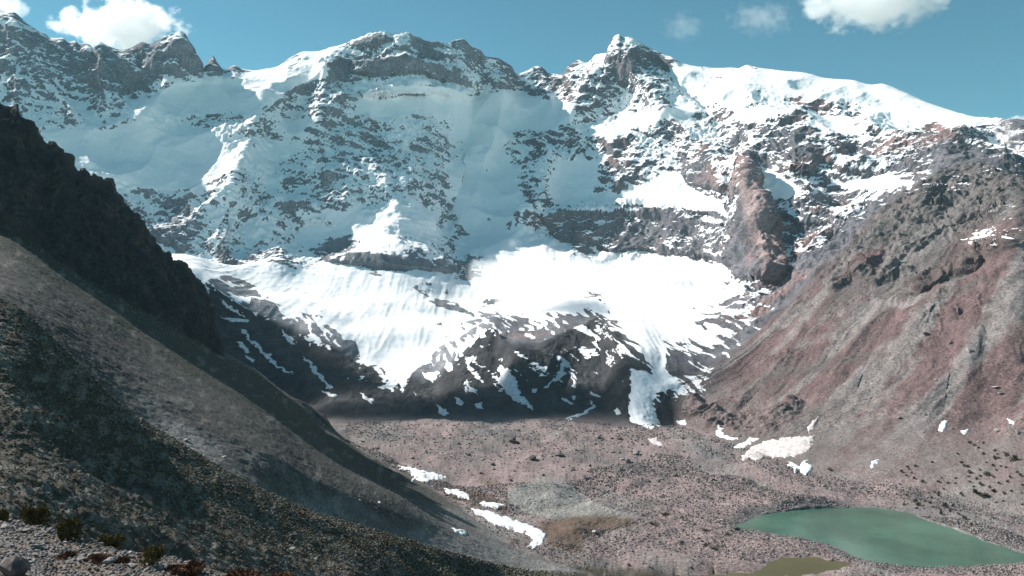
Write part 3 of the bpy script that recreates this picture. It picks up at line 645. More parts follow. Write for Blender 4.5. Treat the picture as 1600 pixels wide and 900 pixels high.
for poly, rng, lab, grp, mt in [
 ([(612,727),(640,730),(668,737),(700,744),(690,748),(662,753),(645,750),(648,742),(636,735)], FL, 'broad white snow patch, the highest of those along the scree foot', GF, SNOW),
 ([(690,763),(710,765),(733,773),(733,781),(713,776),(700,770)], FL, 'narrow white snow strip second down along the scree foot', GF, SNOW),
 ([(752,783),(788,788),(777,795),(760,793),(750,788)], FL, 'small rounded snow patch just above the long curved snow band', GF, SNOW),
 ([(737,793),(765,800),(795,810),(830,822),(852,833),(850,848),(837,857),(822,855),(836,845),(825,835),(800,827),(770,818),(755,808)], FL, 'long curved snow band ending beside the brown damp ground', GF, SNOW),
 ([(706,826),(718,827),(731,833),(728,836),(714,832)], FL, 'little grey snow patch lying on the shaded scree itself', GF, SNOW),
 ([(1122,662),(1118,680),(1140,688),(1155,686),(1135,680),(1127,670)], (8, 12.2), 'hooked thin snow strip at the foot of the dark red bluff', GS, SNOW),
 ([(1148,697),(1180,682),(1186,685),(1158,701)], (8, 12.2), 'thin slanting snow strip beside the dusty pink snow sheet', GS, SNOW),
 ([(1160,712),(1175,700),(1200,690),(1235,682),(1275,680),(1262,705),(1240,713),(1225,716),(1200,712),(1190,720),(1165,717)], (8, 12.2), 'large dusty pink snow sheet at the gully mouth', GS, SNOWP),
 ([(1230,720),(1248,728),(1262,717),(1271,735),(1260,742),(1242,736)], (7, 12.2), 'forked white snow patch just below the dusty pink snow sheet', GS, SNOW),
 ([(1260,668),(1278,650),(1276,662),(1264,678)], (8, 12.2), 'thin pink snow tongue in the gully above the dusty snow sheet', GS, SNOWP),
 ([(1467,672),(1472,657),(1482,657),(1478,672),(1472,675)], (8, 12.2), 'upright bright snow patch below the reddish rib of the slope', GS, SNOW),
 ([(1500,672),(1515,670),(1507,680)], (8, 12.2), 'small triangular snow patch right of the upright bright one', GS, SNOW),
 ([(1360,724),(1373,716),(1373,723),(1360,732)], (8, 12.2), 'small slanting snow patch alone on grey scree above the lake', GS, SNOW),
 ([(1574,654),(1585,660),(1584,664),(1575,659)], (8, 12.2), 'tiny snow sliver among pale slabs at the frame edge', GS, SNOW),
 ([(1057,658),(1073,655),(1072,664),(1062,663)], (8, 12.2), 'small snow patch between the snow tongue and the red bluff', GS, SNOW),
 ([(1010,687),(1030,685),(1036,697),(1022,693)], FL, 'speckled snow remnant on the floor below the snow tongue', GF, SNOWP),
 ([(339,466),(345,467),(365,482),(386,498),(375,493),(354,479)], UP, 'upper thin snow streak touching the cliff edge on the dark ramp', GM, SNOW),
 ([(344,495),(365,497),(390,500),(387,503),(363,503)], UP, 'level snow streak on the dark ramp beside the cliff', GM, SNOW),
 ([(377,512),(384,517),(391,528),(408,541),(423,560),(445,577),(463,587),(441,579),(423,565),(408,551),(387,530)], UP, 'longest snow streak running down the dark ramp', GM, SNOW),
 ([(370,533),(382,535),(391,550),(387,553),(376,543)], UP, 'stubby snow patch left of the longest streak', GM, SNOW),
 ([(382,555),(397,563),(396,566),(386,561)], UP, 'short snow dab below the stubby patch on the dark ramp', GM, SNOW),
 ([(439,515),(451,525),(462,539),(457,539),(446,527)], UP, 'short slanting snow streak high on the middle of the dark ramp', GM, SNOW),
 ([(473,556),(486,565),(499,582),(514,600),(521,605),(513,608),(492,582)], UP, 'long snow streak low on the right part of the dark ramp', GM, SNOW),
 ([(505,609),(526,619),(522,622),(510,616)], UP, 'small snow streak just below the long lower one', GM, SNOW),
 ([(562,611),(585,626),(581,630),(568,620)], UP, 'slanting snow dash near the foot of the dark ramp', GM, SNOW),
 ([(680,632),(690,636),(701,645),(693,649),(686,645)], UP, 'small snow tail under the pointed snow lobe', GM, SNOW),
 ([(876,556),(888,566),(903,585),(897,582),(888,572),(881,572),(883,585),(876,596),(867,594),(853,607),(853,601),(866,592),(873,576)], UP, 'hook shaped snow drift on the central moraine mound', GM, SNOW),
 ([(893,585),(900,594),(900,607),(894,604),(896,596)], UP, 'narrow snow drift beside the hook shaped one', GM, SNOW),
 ([(923,624),(931,635),(916,646),(886,657),(883,655),(911,643),(925,635)], UP, 'crescent snow drift low on the moraine', GM, SNOW),
 ([(920,611),(939,619),(936,622),(921,615)], UP, 'thin snow dash above the crescent drift', GM, SNOW),
 ([(963,637),(970,646),(965,649),(961,642)], UP, 'tiny snow dab next to the snow tongue', GM, SNOW),
 ([(878,621),(894,629),(893,632),(879,625)], UP, 'thin snow dash left of the tiny round snow dot', GM, SNOW),
 ([(894,621),(898,617),(901,620),(899,625),(895,625)], UP, 'tiny round snow dot on the moraine above the crescent drift', GM, SNOW),
 ([(724,597),(731,593),(738,605),(748,619),(736,612)], UP, 'slim snow tail on the left moraine mound', GM, SNOW),
 ([(709,619),(716,622),(724,630),(720,634),(712,628)], UP, 'snow dash under the left moraine mound', GM, SNOW),
 ([(743,631),(754,629),(755,638),(746,638)], UP, 'star shaped snow dab on the moraine foot', GM, SNOW),
 ([(780,571),(796,578),(801,587),(806,592),(808,608),(820,622),(836,637),(833,640),(800,623),(786,610),(780,596)], UP, 'ribbon of snow in the hollow between the two moraine mounds', GM, SNOW),
 ([(830,607),(839,607),(837,614),(831,613)], UP, 'small snow dot right of the ribbon between the mounds', GM, SNOW),
]: snow_patch(poly, rng[0], rng[1], lab, grp, mt)

# ------------------------------------------------------------------ boulders
RND = random.Random(11); NPR = np.random.RandomState(5)
def rock_mesh(name, seed, mat, sub=3, planes=11, flatten=.75):
    r = np.random.RandomState(seed); bm = bmesh.new(); bmesh.ops.create_icosphere(bm, subdivisions=sub, radius=1)
    co = np.array([v.co[:] for v in bm.verts])
    st = np.array([1.0, r.uniform(.65, .9), flatten*r.uniform(.75, 1.05)])
    for _ in range(planes):                          # chop flat faces
        n = r.normal(size=3); n /= np.linalg.norm(n); h = r.uniform(.5, .82)
        dd = co@n-h; co = co-np.outer(np.clip(dd, 0, None), n)
    co = co*st
    k = 2.3; nn = fbm(co[:, 0]*k+seed, co[:, 1]*k, co[:, 2]*k, 3)
    co = co*(1+.13*nn)[:, None]
    for v, c in zip(bm.verts, co): v.co = c
    me = bpy.data.meshes.new(name); bm.to_mesh(me); bm.free(); me.materials.append(mat); return me
def rock_material(name, c1, c2, scale=2.0, obj=True):
    m, n, l = new_mat(name); b = n['Principled BSDF']
    tc = n.new('ShaderNodeTexCoord'); nt = n.new('ShaderNodeTexNoise'); nt.inputs['Scale'].default_value = scale; nt.inputs['Detail'].default_value = 8; nt.inputs['Roughness'].default_value = .65
    l.new(tc.outputs['Object'], nt.inputs['Vector'])
    r = n.new('ShaderNodeValToRGB'); r.color_ramp.elements[0].position = .35; r.color_ramp.elements[1].position = .68
    r.color_ramp.elements[0].color = c1+(1,); r.color_ramp.elements[1].color = c2+(1,)
    l.new(nt.outputs[0], r.inputs[0])
    oi = n.new('ShaderNodeObjectInfo'); mr = n.new('ShaderNodeMapRange'); mr.inputs[3].default_value = .7; mr.inputs[4].default_value = 1.3
    l.new(oi.outputs['Random'], mr.inputs[0]); sc = n.new('ShaderNodeVectorMath'); sc.operation = 'SCALE'; l.new(r.outputs[0], sc.inputs[0]); l.new(mr.outputs[0], sc.inputs['Scale'])
    l.new(sc.outputs[0], b.inputs['Base Color']); b.inputs['Roughness'].default_value = .9; b.inputs['Specular IOR Level'].default_value = .2
    bp = n.new('ShaderNodeBump'); bp.inputs['Strength'].default_value = .6; bp.inputs['Distance'].default_value = .15; l.new(nt.outputs[0], bp.inputs['Height']); l.new(bp.outputs[0], b.inputs['Normal'])
    return m
DARK = rock_material('dark_rock', (.07,.058,.06), (.16,.13,.13)); PINK = rock_material('pink_rock', (.17,.13,.125), (.30,.245,.235)); PALE = rock_material('pale_rock', (.28,.25,.24), (.46,.43,.41))
GREY = rock_material('grey_rock', (.12,.115,.11), (.25,.235,.225))
PROTO = {}
for key, mat in (('dark', DARK), ('pink', PINK), ('pale', PALE), ('grey', GREY)):
    PROTO[key] = [rock_mesh('boulder', 100+i+7*len(key), mat, 2 if i < 4 else 3) for i in range(5)]
def ground_at(px, py, lo=0, hi=19):
    k = at(px, py, lo, hi); return (None, None) if k is None else (Vall[k].copy(), Nall[k])
def boulder(px, py, w, kind, label, group, lo=0, hi=19, tall=1.0, proto=None, wide=1.0):
    p, nrm = ground_at(px, py, lo, hi)
    if p is None: return
    me = PROTO[kind][proto if proto is not None else RND.randrange(5)]
    s = .5*w*p[1]/F
    o = bpy.data.objects.new('boulder', me); COL.objects.link(o)
    o.location = (p[0], p[1], p[2]+s*.28*tall); o.scale = (s*1.08*wide, s, s*tall)
    o.rotation_euler = (RND.uniform(-.25, .25), RND.uniform(-.25, .25), RND.uniform(0, 6.28) if wide == 1 else RND.uniform(-.2, .2))
    o['label'] = label; o['category'] = 'boulder'; o['group'] = group
    return o
GB = 'boulders on the valley floor'; GR_ = 'rocks on the red brown slope'; GL = 'stones on the rocky ledge'; GH = 'rocks on the scree slope'
for px, py, w, kind, t, lab in [
 (800,691,15,'dark',1.1,'tall dark boulder standing alone near the back of the valley floor'),
 (829,719,16,'dark',.8,'low dark boulder on bare grey ground left of its wider neighbour'),
 (874,713,18,'dark',.75,'wide flat dark boulder on bare grey ground mid floor'),
 (732,711,8,'dark',1.0,'dark boulder at the left end of the floor boulder belt'),
 (769,726,8,'dark',1.0,'dark blocky boulder left of the grey gravel fan top'),
 (753,718,9,'grey',.8,'grey broken boulder in the left boulder belt'),
 (717,692,8,'dark',1.0,'dark boulder by the shadow edge at the left back of the floor'),
 (798,751,7,'dark',1.1,'dark boulder at the upper tip of the grey fan'),
 (774,770,6,'dark',1.0,'lone dark boulder on brown soil above the curved snow band'),
 (851,741,6,'dark',1.3,'small upright dark boulder above the grey fan'),
 (898,756,7,'dark',1.0,'dark red boulder right of the grey fan'),
 (922,727,8,'dark',1.0,'dark boulder in the middle of the pink boulder field'),
 (896,734,9,'dark',.7,'flat dark boulder below the wide one on the pink field'),
 (934,682,10,'pale',.8,'pale topped boulder at the back of the floor'),
 (995,711,14,'grey',.8,'broad grey boulder beside the tall dark block'),
 (980,722,13,'dark',1.15,'big dark block touching a pale slab in the boulder field'),
 (971,716,11,'pale',.5,'pale flat slab leaning by the big dark block'),
 (958,707,7,'dark',1.0,'dark boulder behind the pale flat slab'),
 (1035,776,17,'dark',.4,'long low dark boulder near the grey rise west of the lake'),
 (1150,826,11,'dark',.9,'dark boulder at the west tip of the green lake'),
 (1053,741,10,'dark',.6,'flat dark boulder on the pink field, left of the lake bay'),
 (1027,750,9,'dark',.7,'dark wedge boulder among small stones mid field'),
 (967,685,9,'dark',.8,'dark boulder just below the shadow line, middle of floor'),
 (955,684,7,'dark',.9,'smaller dark boulder paired with one under the shadow line'),
 (1113,748,8,'dark',.9,'dark boulder on grey gravel toward the slope foot'),
 (1067,686,10,'grey',.8,'grey boulder below the red bluff at the back'),
 (928,831,12,'pale',.7,'pale pink boulder at the edge of the brown damp ground'),
 (982,882,8,'dark',.9,'dark boulder above the dark lower stream bank'),
]: boulder(px, py, w, kind, lab, GB, 3.9, 11.3, t)
n = 0
while n < 205:                                       # the many nameless ones
    px = RND.uniform(560, 1330); py = 662 + 235*RND.random()**1.25
    p, nrm = ground_at(px, py, 4.0, 11.0)
    if p is None or (px < 850 and py > 690+ (px-545)*.5): continue
    if any(inpoly(np.array([p[0]]), np.array([p[1]]), P)[0] for P in (LAKE, POND, BROOK)) or inpoly(np.array([px]), np.array([py]), FANP)[0]: continue
    w = 3.2+5.0*RND.random()**2.2
    k = RND.choices(['dark', 'pink', 'grey', 'pale'], [.45, .32, .13, .1])[0]
    boulder(px, py, w, k, {'dark': 'small dark boulder strewn on the pinkish valley floor', 'pink': 'small pinkish boulder strewn on the pinkish valley floor',
            'grey': 'small grey boulder strewn on the pinkish valley floor', 'pale': 'small pale boulder strewn on the pinkish valley floor'}[k], GB+', '+k, 3.9, 11.2, RND.uniform(.6, 1.1)); n += 1
for px, py, w, kind, t, lab in [
 (1445,521,12,'dark',.9,'dark boulder high on the red slope below a small white patch'),
 (1512,548,19,'pale',.55,'long pale slab lying on the upper red slope'),
 (1462,594,9,'pale',.8,'pale boulder below the long slab on the red slope'),
 (1404,653,8,'pink',.8,'pinkish boulder on the smooth gullied slope'),
 (1445,647,8,'pink',.8,'pinkish boulder right of its twin on the smooth slope'),
 (1558,672,15,'pale',.6,'pale tilted slab above the shrubs near the frame edge'),
 (1562,614,11,'grey',.7,'grey boulder high on the grey scree near the frame edge'),
 (1555,605,13,'pale',.6,'pale flat boulder topmost on the grey scree near the edge'),
 (1590,676,16,'grey',.6,'broad grey slab at the frame edge beside the tilted slab'),
 (1484,536,8,'dark',.9,'small dark boulder left of the long pale slab'),
]: boulder(px, py, w, kind, lab, GR_, 10.5, 12.6, t)
n = 0
while n < 46:
    px = RND.uniform(1180, 1600); py = RND.uniform(470, 790)
    p, nrm = ground_at(px, py, 11.0, 12.0)
    if p is None: continue
    k = RND.choice(['pink', 'grey', 'pale'])
    boulder(px, py, 2.2+3.2*RND.random()**2, k, 'small %s rock scattered on the bare red brown slope' % {'pink': 'pinkish', 'grey': 'grey', 'pale': 'pale'}[k], GR_+', '+k, 10.8, 12.4, RND.uniform(.5, 1)); n += 1
for px, py, w, kind, t, lab in [
 (290,688,11,'pale',.7,'pale boulder on the scree casting a long dark shadow'),
 (351,714,9,'pale',.9,'whitish boulder on the scree near its grey stone band'),
 (222,657,10,'pink',1.0,'pinkish boulder on the crest of the dark hillside'),
 (365,760,8,'pink',.9,'small pinkish boulder lower on the hillside crest'),
 (194,733,7,'pale',.8,'small white stone alone on the dark hillside'),
 (593,786,8,'pale',.8,'small pale boulder midway down the scree'),
 (562,782,7,'pale',.6,'pale flat stone on the lower scree beside another'),
 (495,873,11,'grey',1.1,'grey upright rock on the lower dark hillside'),
 (455,857,12,'grey',.6,'flat grey rock on the lower dark hillside left of an upright one'),
 (563,829,9,'pink',.8,'pinkish rock at the lower hillside crest among brown shrubs'),
 (137,433,7,'pale',.9,'white boulder at the foot of the dark cliff'),
]: boulder(px, py, w, kind, lab, GH, 1.0, 8.3, t)
for px, py, w, kind, t, wd, pr, lab in [
 (24,899,56,'dark',1.15,1.0,3,'largest dark grey boulder at the bottom corner of the ledge'),
 (169,879,24,'pale',.75,1.1,3,'pale angular boulder beside the red creeping plants'),
 (208,884,22,'pale',.75,1.1,2,'pale rounded boulder right of the angular one'),
 (252,889,18,'pale',.7,1.0,1,'pale stone at the end of the red mat'),
 (8,822,16,'pale',.8,1.0,0,'pale stone at the upper ledge rim by the frame edge'),
 (38,831,20,'grey',.7,1.1,1,'grey stone on the upper ledge rim below the first bush'),
 (116,867,9,'pale',.8,1.0,2,'small round pale stone right of the rusty plant mat'),
 (69,830,12,'pale',.8,1.0,3,'pale stone on the ledge rim left of the twin bush'),
 (57,856,20,'grey',.8,1.0,4,'grey wedge stone behind the largest dark boulder'),
 (130,874,15,'grey',.6,1.0,0,'flat grey stone between the rusty mat and angular boulder'),
 (270,893,13,'pale',.8,1.0,0,'pale stone at the low end of the ledge'),
 (98,846,9,'pale',.8,1.0,1,'pale stone under the twin bush'),
]: boulder(px, py, w, kind, lab, GL, 0.2, 1.2, t, pr, wd)
# stones too many to count: one object each for the floor and the ledge
def stones(name, n, place, mats, size, label):
    base = []
    for sd in range(6):
        bm = bmesh.new(); bmesh.ops.create_icosphere(bm, subdivisions=1, radius=1); r = np.random.RandomState(sd+40)
        co = np.array([v.co[:] for v in bm.verts])*(1+r.uniform(-.28, .28, (len(bm.verts), 1)))*np.array([1, .85, .74])
        fa = np.array([[v.index for v in f.verts] for f in bm.faces]); bm.free(); base.append((co, fa))
    idx = place[NPR.randint(len(place), size=n)]; P = Vall[idx] + (NPR.rand(n, 3)-.5)*np.array([1, 1, 0])*(Vall[idx][:, 1:2]/F)*2
    S = size(P[:, 1], NPR.rand(n)); A = NPR.rand(n)*6.28; which = NPR.randint(6, size=n); V, Fa = [], []; off = 0
    for b_, (co, fa) in enumerate(base):
        w = np.nonzero(which == b_)[0]; c, s_ = np.cos(A[w])[:, None], np.sin(A[w])[:, None]
        x = c*co[None, :, 0]-s_*co[None, :, 1]; y = s_*co[None, :, 0]+c*co[None, :, 1]; z = np.broadcast_to(co[None, :, 2], x.shape)
        v = np.stack([x, y, z], -1)*S[w][:, None, None]; v += P[w][:, None, :]; v[..., 2] += (S[w]*.2)[:, None]
        V.append(v.reshape(-1, 3)); Fa.append((fa[None]+(np.arange(len(w))*len(co))[:, None, None]+off).reshape(-1, 3)); off += len(w)*len(co)
    V, Fa = np.concatenate(V), np.concatenate(Fa); MI = np.repeat(NPR.randint(len(mats), size=n), len(base[0][1]))
    me = mesh_np(name, V, Fa, mats[0], smooth=False)
    for m in mats[1:]: me.materials.append(m)
    me.polygons.foreach_set('material_index', np.array(MI, np.int32)); me.update()
    o = bpy.data.objects.new(name, me); COL.objects.link(o); o['kind'] = 'stuff'; o['label'] = label
WET = [np.array(P) for P in (LAKE, POND, BROOK)]
fl = np.nonzero(((z_floor > .6) & (PXd > 540) & (PXd < 1620) & (PYd > 655) & (PYd < 915)).ravel())[0]
px_, py_ = PXd.ravel(), PYd.ravel()
bad = np.zeros(len(fl), bool)
for P in WET: bad |= inpoly(Vall[fl, 0], Vall[fl, 1], grow(P, 1))
bad |= inpoly(px_[fl], py_[fl], FANP) & (NPR.rand(len(fl)) > .08)
fl = fl[~bad]
stones('rubble', int(42000*Q), fl, [PINK, GREY, DARK, DARK, PALE], lambda Y, r: (.5+1.5*r**3.4)*Y/F, 'loose rubble covering the pinkish valley floor')
lg = np.nonzero(((T > .3) & (T < 1.02) & (PXd > -20) & (PXd < 420) & (PYd < 915)).ravel())[0]
stones('gravel', int(9000*Q), lg, [PALE, GREY, GREY, PINK, GREY, DARK], lambda Y, r: (.5+3.6*r**5)*Y/F, 'grey gravel and stones on the ledge')
hl = np.nonzero(((T > 2.2) & (T < 4.3) & (PXd > -20) & (PXd < 900) & (PYd < 915)).ravel())[0]
HST = rock_material('hill_stone', (.07,.066,.06), (.20,.19,.18)); TUFT = rock_material('dry_turf', (.03,.028,.016), (.075,.062,.035))
stones('scree', int(34000*Q), hl, [HST, TUFT, TUFT], lambda Y, r: (.7+1.9*r**2.6)*Y/F, 'dark stones and dry tufts covering the hillside')
sl_ = np.nonzero(((z_scree > .6) & (T > 5) & (PXd > -20) & (PXd < 900) & (PYd < 900)).ravel())[0]
SST = rock_material('scree_stone', (.11,.105,.10), (.26,.245,.235))
stones('scree', int(20000*Q), sl_, [SST, SST, HST], lambda Y, r: (.4+.9*r**5)*Y/F, 'grey stones covering the scree slope')

rs = np.nonzero(((z_right > .6) & (PXd > 1040) & (PXd < 1620) & (PYd > 330)).ravel())[0]
RST = rock_material('slope_stone', (.13,.10,.095), (.27,.225,.21))
stones('rubble', int(22000*Q), rs, [RST, RST, GREY, PALE, DARK], lambda Y, r: (.38+.9*r**6)*Y/F, 'loose stones over the red brown slope')

# ------------------------------------------------------------------ shrubs
def leaf_material(name, c1, c2):
    m, n, l = new_mat(name); b = n['Principled BSDF']
    tc = n.new('ShaderNodeTexCoord'); nt = n.new('ShaderNodeTexNoise'); nt.inputs['Scale'].default_value = 3.5; nt.inputs['Detail'].default_value = 4
    l.new(tc.outputs['Object'], nt.inputs['Vector']); r = n.new('ShaderNodeValToRGB')
    r.color_ramp.elements[0].position = .38; r.color_ramp.elements[1].position = .64; r.color_ramp.elements[0].color = c1+(1,); r.color_ramp.elements[1].color = c2+(1,)
    l.new(nt.outputs[0], r.inputs[0]); l.new(r.outputs[0], b.inputs['Base Color']); b.inputs['Roughness'].default_value = .85; b.inputs['Specular IOR Level'].default_value = .1
    return m
JUN = leaf_material('juniper_leaves', (.055,.048,.018), (.17,.125,.045)); JUN2 = leaf_material('dark_juniper_leaves', (.032,.028,.02), (.06,.052,.034))
REDL = leaf_material('rusty_leaves', (.075,.036,.024), (.17,.085,.05)); BRN = leaf_material('brown_leaves', (.06,.035,.02), (.13,.08,.04))
WOOD = rock_material('shrub_wood', (.06,.045,.035), (.12,.09,.07), 5)
def foliage_mesh(name, seed, mat, n, lobes, size, flat=1.0):
    """many small leaf sprays filling a few uneven lobes (unit size)"""
    r = np.random.RandomState(seed); V, Fa = [], []; k = 0
    L = [(r.uniform(-.55, .55), r.uniform(-.55, .55), r.uniform(.3, .75)*flat, r.uniform(.28, .5)) for _ in range(lobes)]
    for i in range(n):
        lx, ly, lz, lr = L[r.randint(lobes)]
        d = r.normal(size=3); d /= np.linalg.norm(d); rad = lr*r.uniform(.55, 1.08)
        p = np.array([lx, ly, lz]) + d*rad*np.array([1, 1, flat]); p[2] = max(p[2], .02)
        a = r.normal(size=3)*.6 + d + np.array([0, 0, .4]); a /= np.linalg.norm(a); b_ = np.cross(a, r.normal(size=3)); b_ /= np.linalg.norm(b_)+1e-6
        s_ = size*r.uniform(.6, 1.4)
        V += [p-b_*s_*.45, p+b_*s_*.45, p+a*s_*1.1+b_*s_*.18, p+a*s_*1.1-b_*s_*.18]; Fa.append([k, k+1, k+2, k+3]); k += 4
    return mesh_np(name, np.array(V), np.array(Fa), mat, smooth=False)
def stem_mesh(seed, n=5):
    r = np.random.RandomState(seed); bm = bmesh.new()
    for i in range(n):
        a = r.uniform(0, 6.28); p = Vector((0, 0, -.1)); q_ = Vector((math.cos(a)*.4, math.sin(a)*.4, r.uniform(.4, .75)))
        d = (q_-p); m_ = d.to_track_quat('Z', 'Y').to_matrix().to_4x4(); m_.translation = p+d*.5
        bmesh.ops.create_cone(bm, cap_ends=True, segments=6, radius1=.06, radius2=.025, depth=d.length, matrix=m_)
    me = bpy.data.meshes.new('stem'); bm.to_mesh(me); bm.free(); me.materials.append(WOOD); return me
far_shrub = [foliage_mesh('juniper_shrub', 300+i, JUN2, 230, 5, .16, .85) for i in range(5)]
low_shrub = [foliage_mesh('brown_shrub', 320+i, BRN, 230, 6, .14, .5) for i in range(4)]
def plant(name, me, px, py, w, hgt, label, cat, group, lo=0, hi=19, sink=0.0):
    p, nrm = ground_at(px, py, lo, hi)
    if p is None: return None
    s = .5*w*p[1]/F
    o = bpy.data.objects.new(name, me); COL.objects.link(o)
    o.location = (p[0], p[1], p[2]-.08*s-sink); o.scale = (s, s, s*hgt); o.rotation_euler = (0, 0, RND.uniform(0, 6.28))
    o['label'] = label; o['category'] = cat; o['group'] = group; return o
SHR = [(105,375),(117,402),(165,372),(40,420),(130,430),(95,455),(158,482),(228,518),(318,345),(578,345),(600,375),(635,385),(395,475),(375,505),(452,515),(527,485),(527,522),(640,425),(640,460),(735,455),(648,505),(707,492),(805,450),(855,470),(675,550),(748,540),(818,555),(782,335),(865,305),(885,265),(905,300),(870,240),(945,245),(970,275),(1030,320),(918,372),(965,390),(850,365),(880,405),(735,405),(1000,465),(1097,452),(1065,425),(905,530),(975,510),(855,590),(955,605),(1015,592),(1110,540),(1110,600),(700,610),(740,630),(780,640),(880,685),(940,680),(1110,715),(565,610),(590,635),(385,600),(375,630),(418,572),(290,610),(335,598),(310,655),(215,670),(255,680),(165,690),(190,720),(185,745),(295,700),(330,730),(70,715),(95,632),(0,612),(430,735),(395,755),(385,785),(470,765),(500,718),(555,795),(600,835),(545,870),(615,880),(660,890),(715,890),(690,198),(720,207),(770,270),(645,168),(550,272),(770,172)]
BIG = {(1030,320): 15, (805,450): 12, (700,610): 13, (780,640): 14, (740,630): 12, (865,305): 9, (970,275): 9, (748,540): 10, (855,590): 10, (430,735): 11, (385,785): 10, (600,835): 10, (165,690): 9, (190,720): 10, (640,425): 10}
UNI = {(1030,320): 'largest dark juniper at the upper end of the shrubby slope', (805,450): 'dome shaped juniper mid slope with a low skirt', (780,640): 'broad dark juniper joined to its neighbours low on the red soil',
       (700,610): 'tall dark juniper at the head of the joined shrub row', (600,835): 'lone juniper low on the bank near the lake outlet', (430,735): 'arching juniper right above the grey lake shore'}
for x, y in SHR:
    px, py = 1400+x/5.625, 660+y/5.625
    zone_l = 'at the upper edge of the shrubby slope above the lake' if y < 420 else ('on reddish soil halfway up the shrubby slope' if y < 600 else 'near the grey shore of the green lake')
    plant('juniper_shrub', far_shrub[RND.randrange(5)], px, py+2.5, BIG.get((x, y), RND.uniform(4.5, 7.5)), RND.uniform(1.15, 1.5),
          UNI.get((x, y), 'small dark juniper shrub '+zone_l), 'shrub', 'juniper shrubs '+zone_l, 4.5, 12.3)
for px, py, w, lab in [(1100,851,11,'brown shrub on the floor below the west lake tip'),(1118,858,15,'wide brown shrub with a dark shadow side on the floor'),(1103,829,14,'low brown shrub nearest to the west lake shore'),(1137,835,9,'small brown shrub between the lake tip and its neighbours'),
   (1040,805,16,'flat dark brown shrub spread beside a long boulder'),(1020,818,14,'dark shrub cluster left of the flat brown one'),(1066,846,9,'small rusty shrub mid floor left of the lake'),(1092,842,8,'tiny rusty shrub touching the brown floor shrub')]:
    plant('brown_shrub', low_shrub[RND.randrange(4)], px, py, w, .9, lab, 'shrub', 'brown shrubs on the valley floor', 3.9, 11.3)
for px, py, w in [(148,660,12),(180,690,10),(186,697,14),(210,640,9),(425,780,14),(440,792,12),(470,803,16),(480,810,12),(508,815,18),(522,806,12),(548,845,18),(560,852,14),(580,840,16),(600,848,14),(620,850,12),(640,856,12),(672,868,12),(700,880,10),(720,884,12),(740,889,12),(762,893,14),(230,668,8),(395,770,10),(135,668,9)]:
    up = px < 300
    plant('brown_shrub', low_shrub[RND.randrange(4)], px, py, w, .9, 'low brown shrub on the upper crest of the dark hillside' if up else 'low brown shrub along the lower crest of the dark hillside', 'shrub', 'brown shrubs on the upper crest' if up else 'brown shrubs on the lower crest', 1, 6)
# the bushes and rusty mats on the ledge, each with foliage and stems
def bush(px, py, w, h, seed, mat, label, cat, nl=2600, lobes=7, flat=1.0, name='juniper_bush'):
    p, nrm = ground_at(px, py, .2, 1.3)
    if p is None: return
    s = .5*w*p[1]/F
    e = bpy.data.objects.new(name, None); COL.objects.link(e); e.location = (p[0], p[1], p[2]-.05*s); e.rotation_euler = (0, 0, seed*1.3)
    e['label'] = label; e['category'] = cat; e['group'] = 'bushes on the rocky ledge'
    f = bpy.data.objects.new('foliage', foliage_mesh('foliage', seed, mat, nl, lobes, .075, flat)); COL.objects.link(f); f.parent = e; f.scale = (s, s, s*h)
    g = bpy.data.objects.new('stem', stem_mesh(seed)); COL.objects.link(g); g.parent = e; g.scale = (s, s, s*h*min(1, flat+.2))
bush(55, 819, 46, 1.35, 21, JUN, 'olive green juniper bush nearest to the frame edge', 'bush')
bush(107, 842, 44, 1.7, 22, JUN, 'tall olive juniper bush with a lower clump at its foot', 'bush')
bush(175, 859, 46, 1.2, 23, JUN, 'rounded olive juniper bush behind the red creeping mat', 'bush')
bush(232, 882, 42, 1.25, 24, JUN, 'olive juniper bush at the end of the red mat', 'bush')
bush(3, 815, 26, 1.6, 25, JUN, 'juniper bush cut off by the frame edge', 'bush')
bush(99, 868, 42, .75, 31, REDL, 'small rusty plant mat on the gravel below the twin bush', 'plant', 2200, 9, .45, 'creeping_plant')
bush(160, 873, 44, .75, 32, REDL, 'dark red creeping mat below the rounded bush', 'plant', 2600, 10, .45, 'creeping_plant')
bush(192, 878, 36, .8, 33, BRN, 'brown creeping mat between the red mat and pale boulder', 'plant', 2200, 9, .5, 'creeping_plant')
bush(288, 895, 66, .8, 34, REDL, 'bright rusty creeping mat at the low end of the ledge', 'plant', 4200, 11, .5, 'creeping_plant')
bush(366, 908, 72, .7, 35, REDL, 'rusty creeping mat at the bottom of the frame right of the ledge', 'plant', 4200, 11, .5, 'creeping_plant')
bush(432, 916, 66, .8, 36, REDL, 'rusty brown creeping mat farthest along the bottom of the frame', 'plant', 4200, 11, .5, 'creeping_plant')

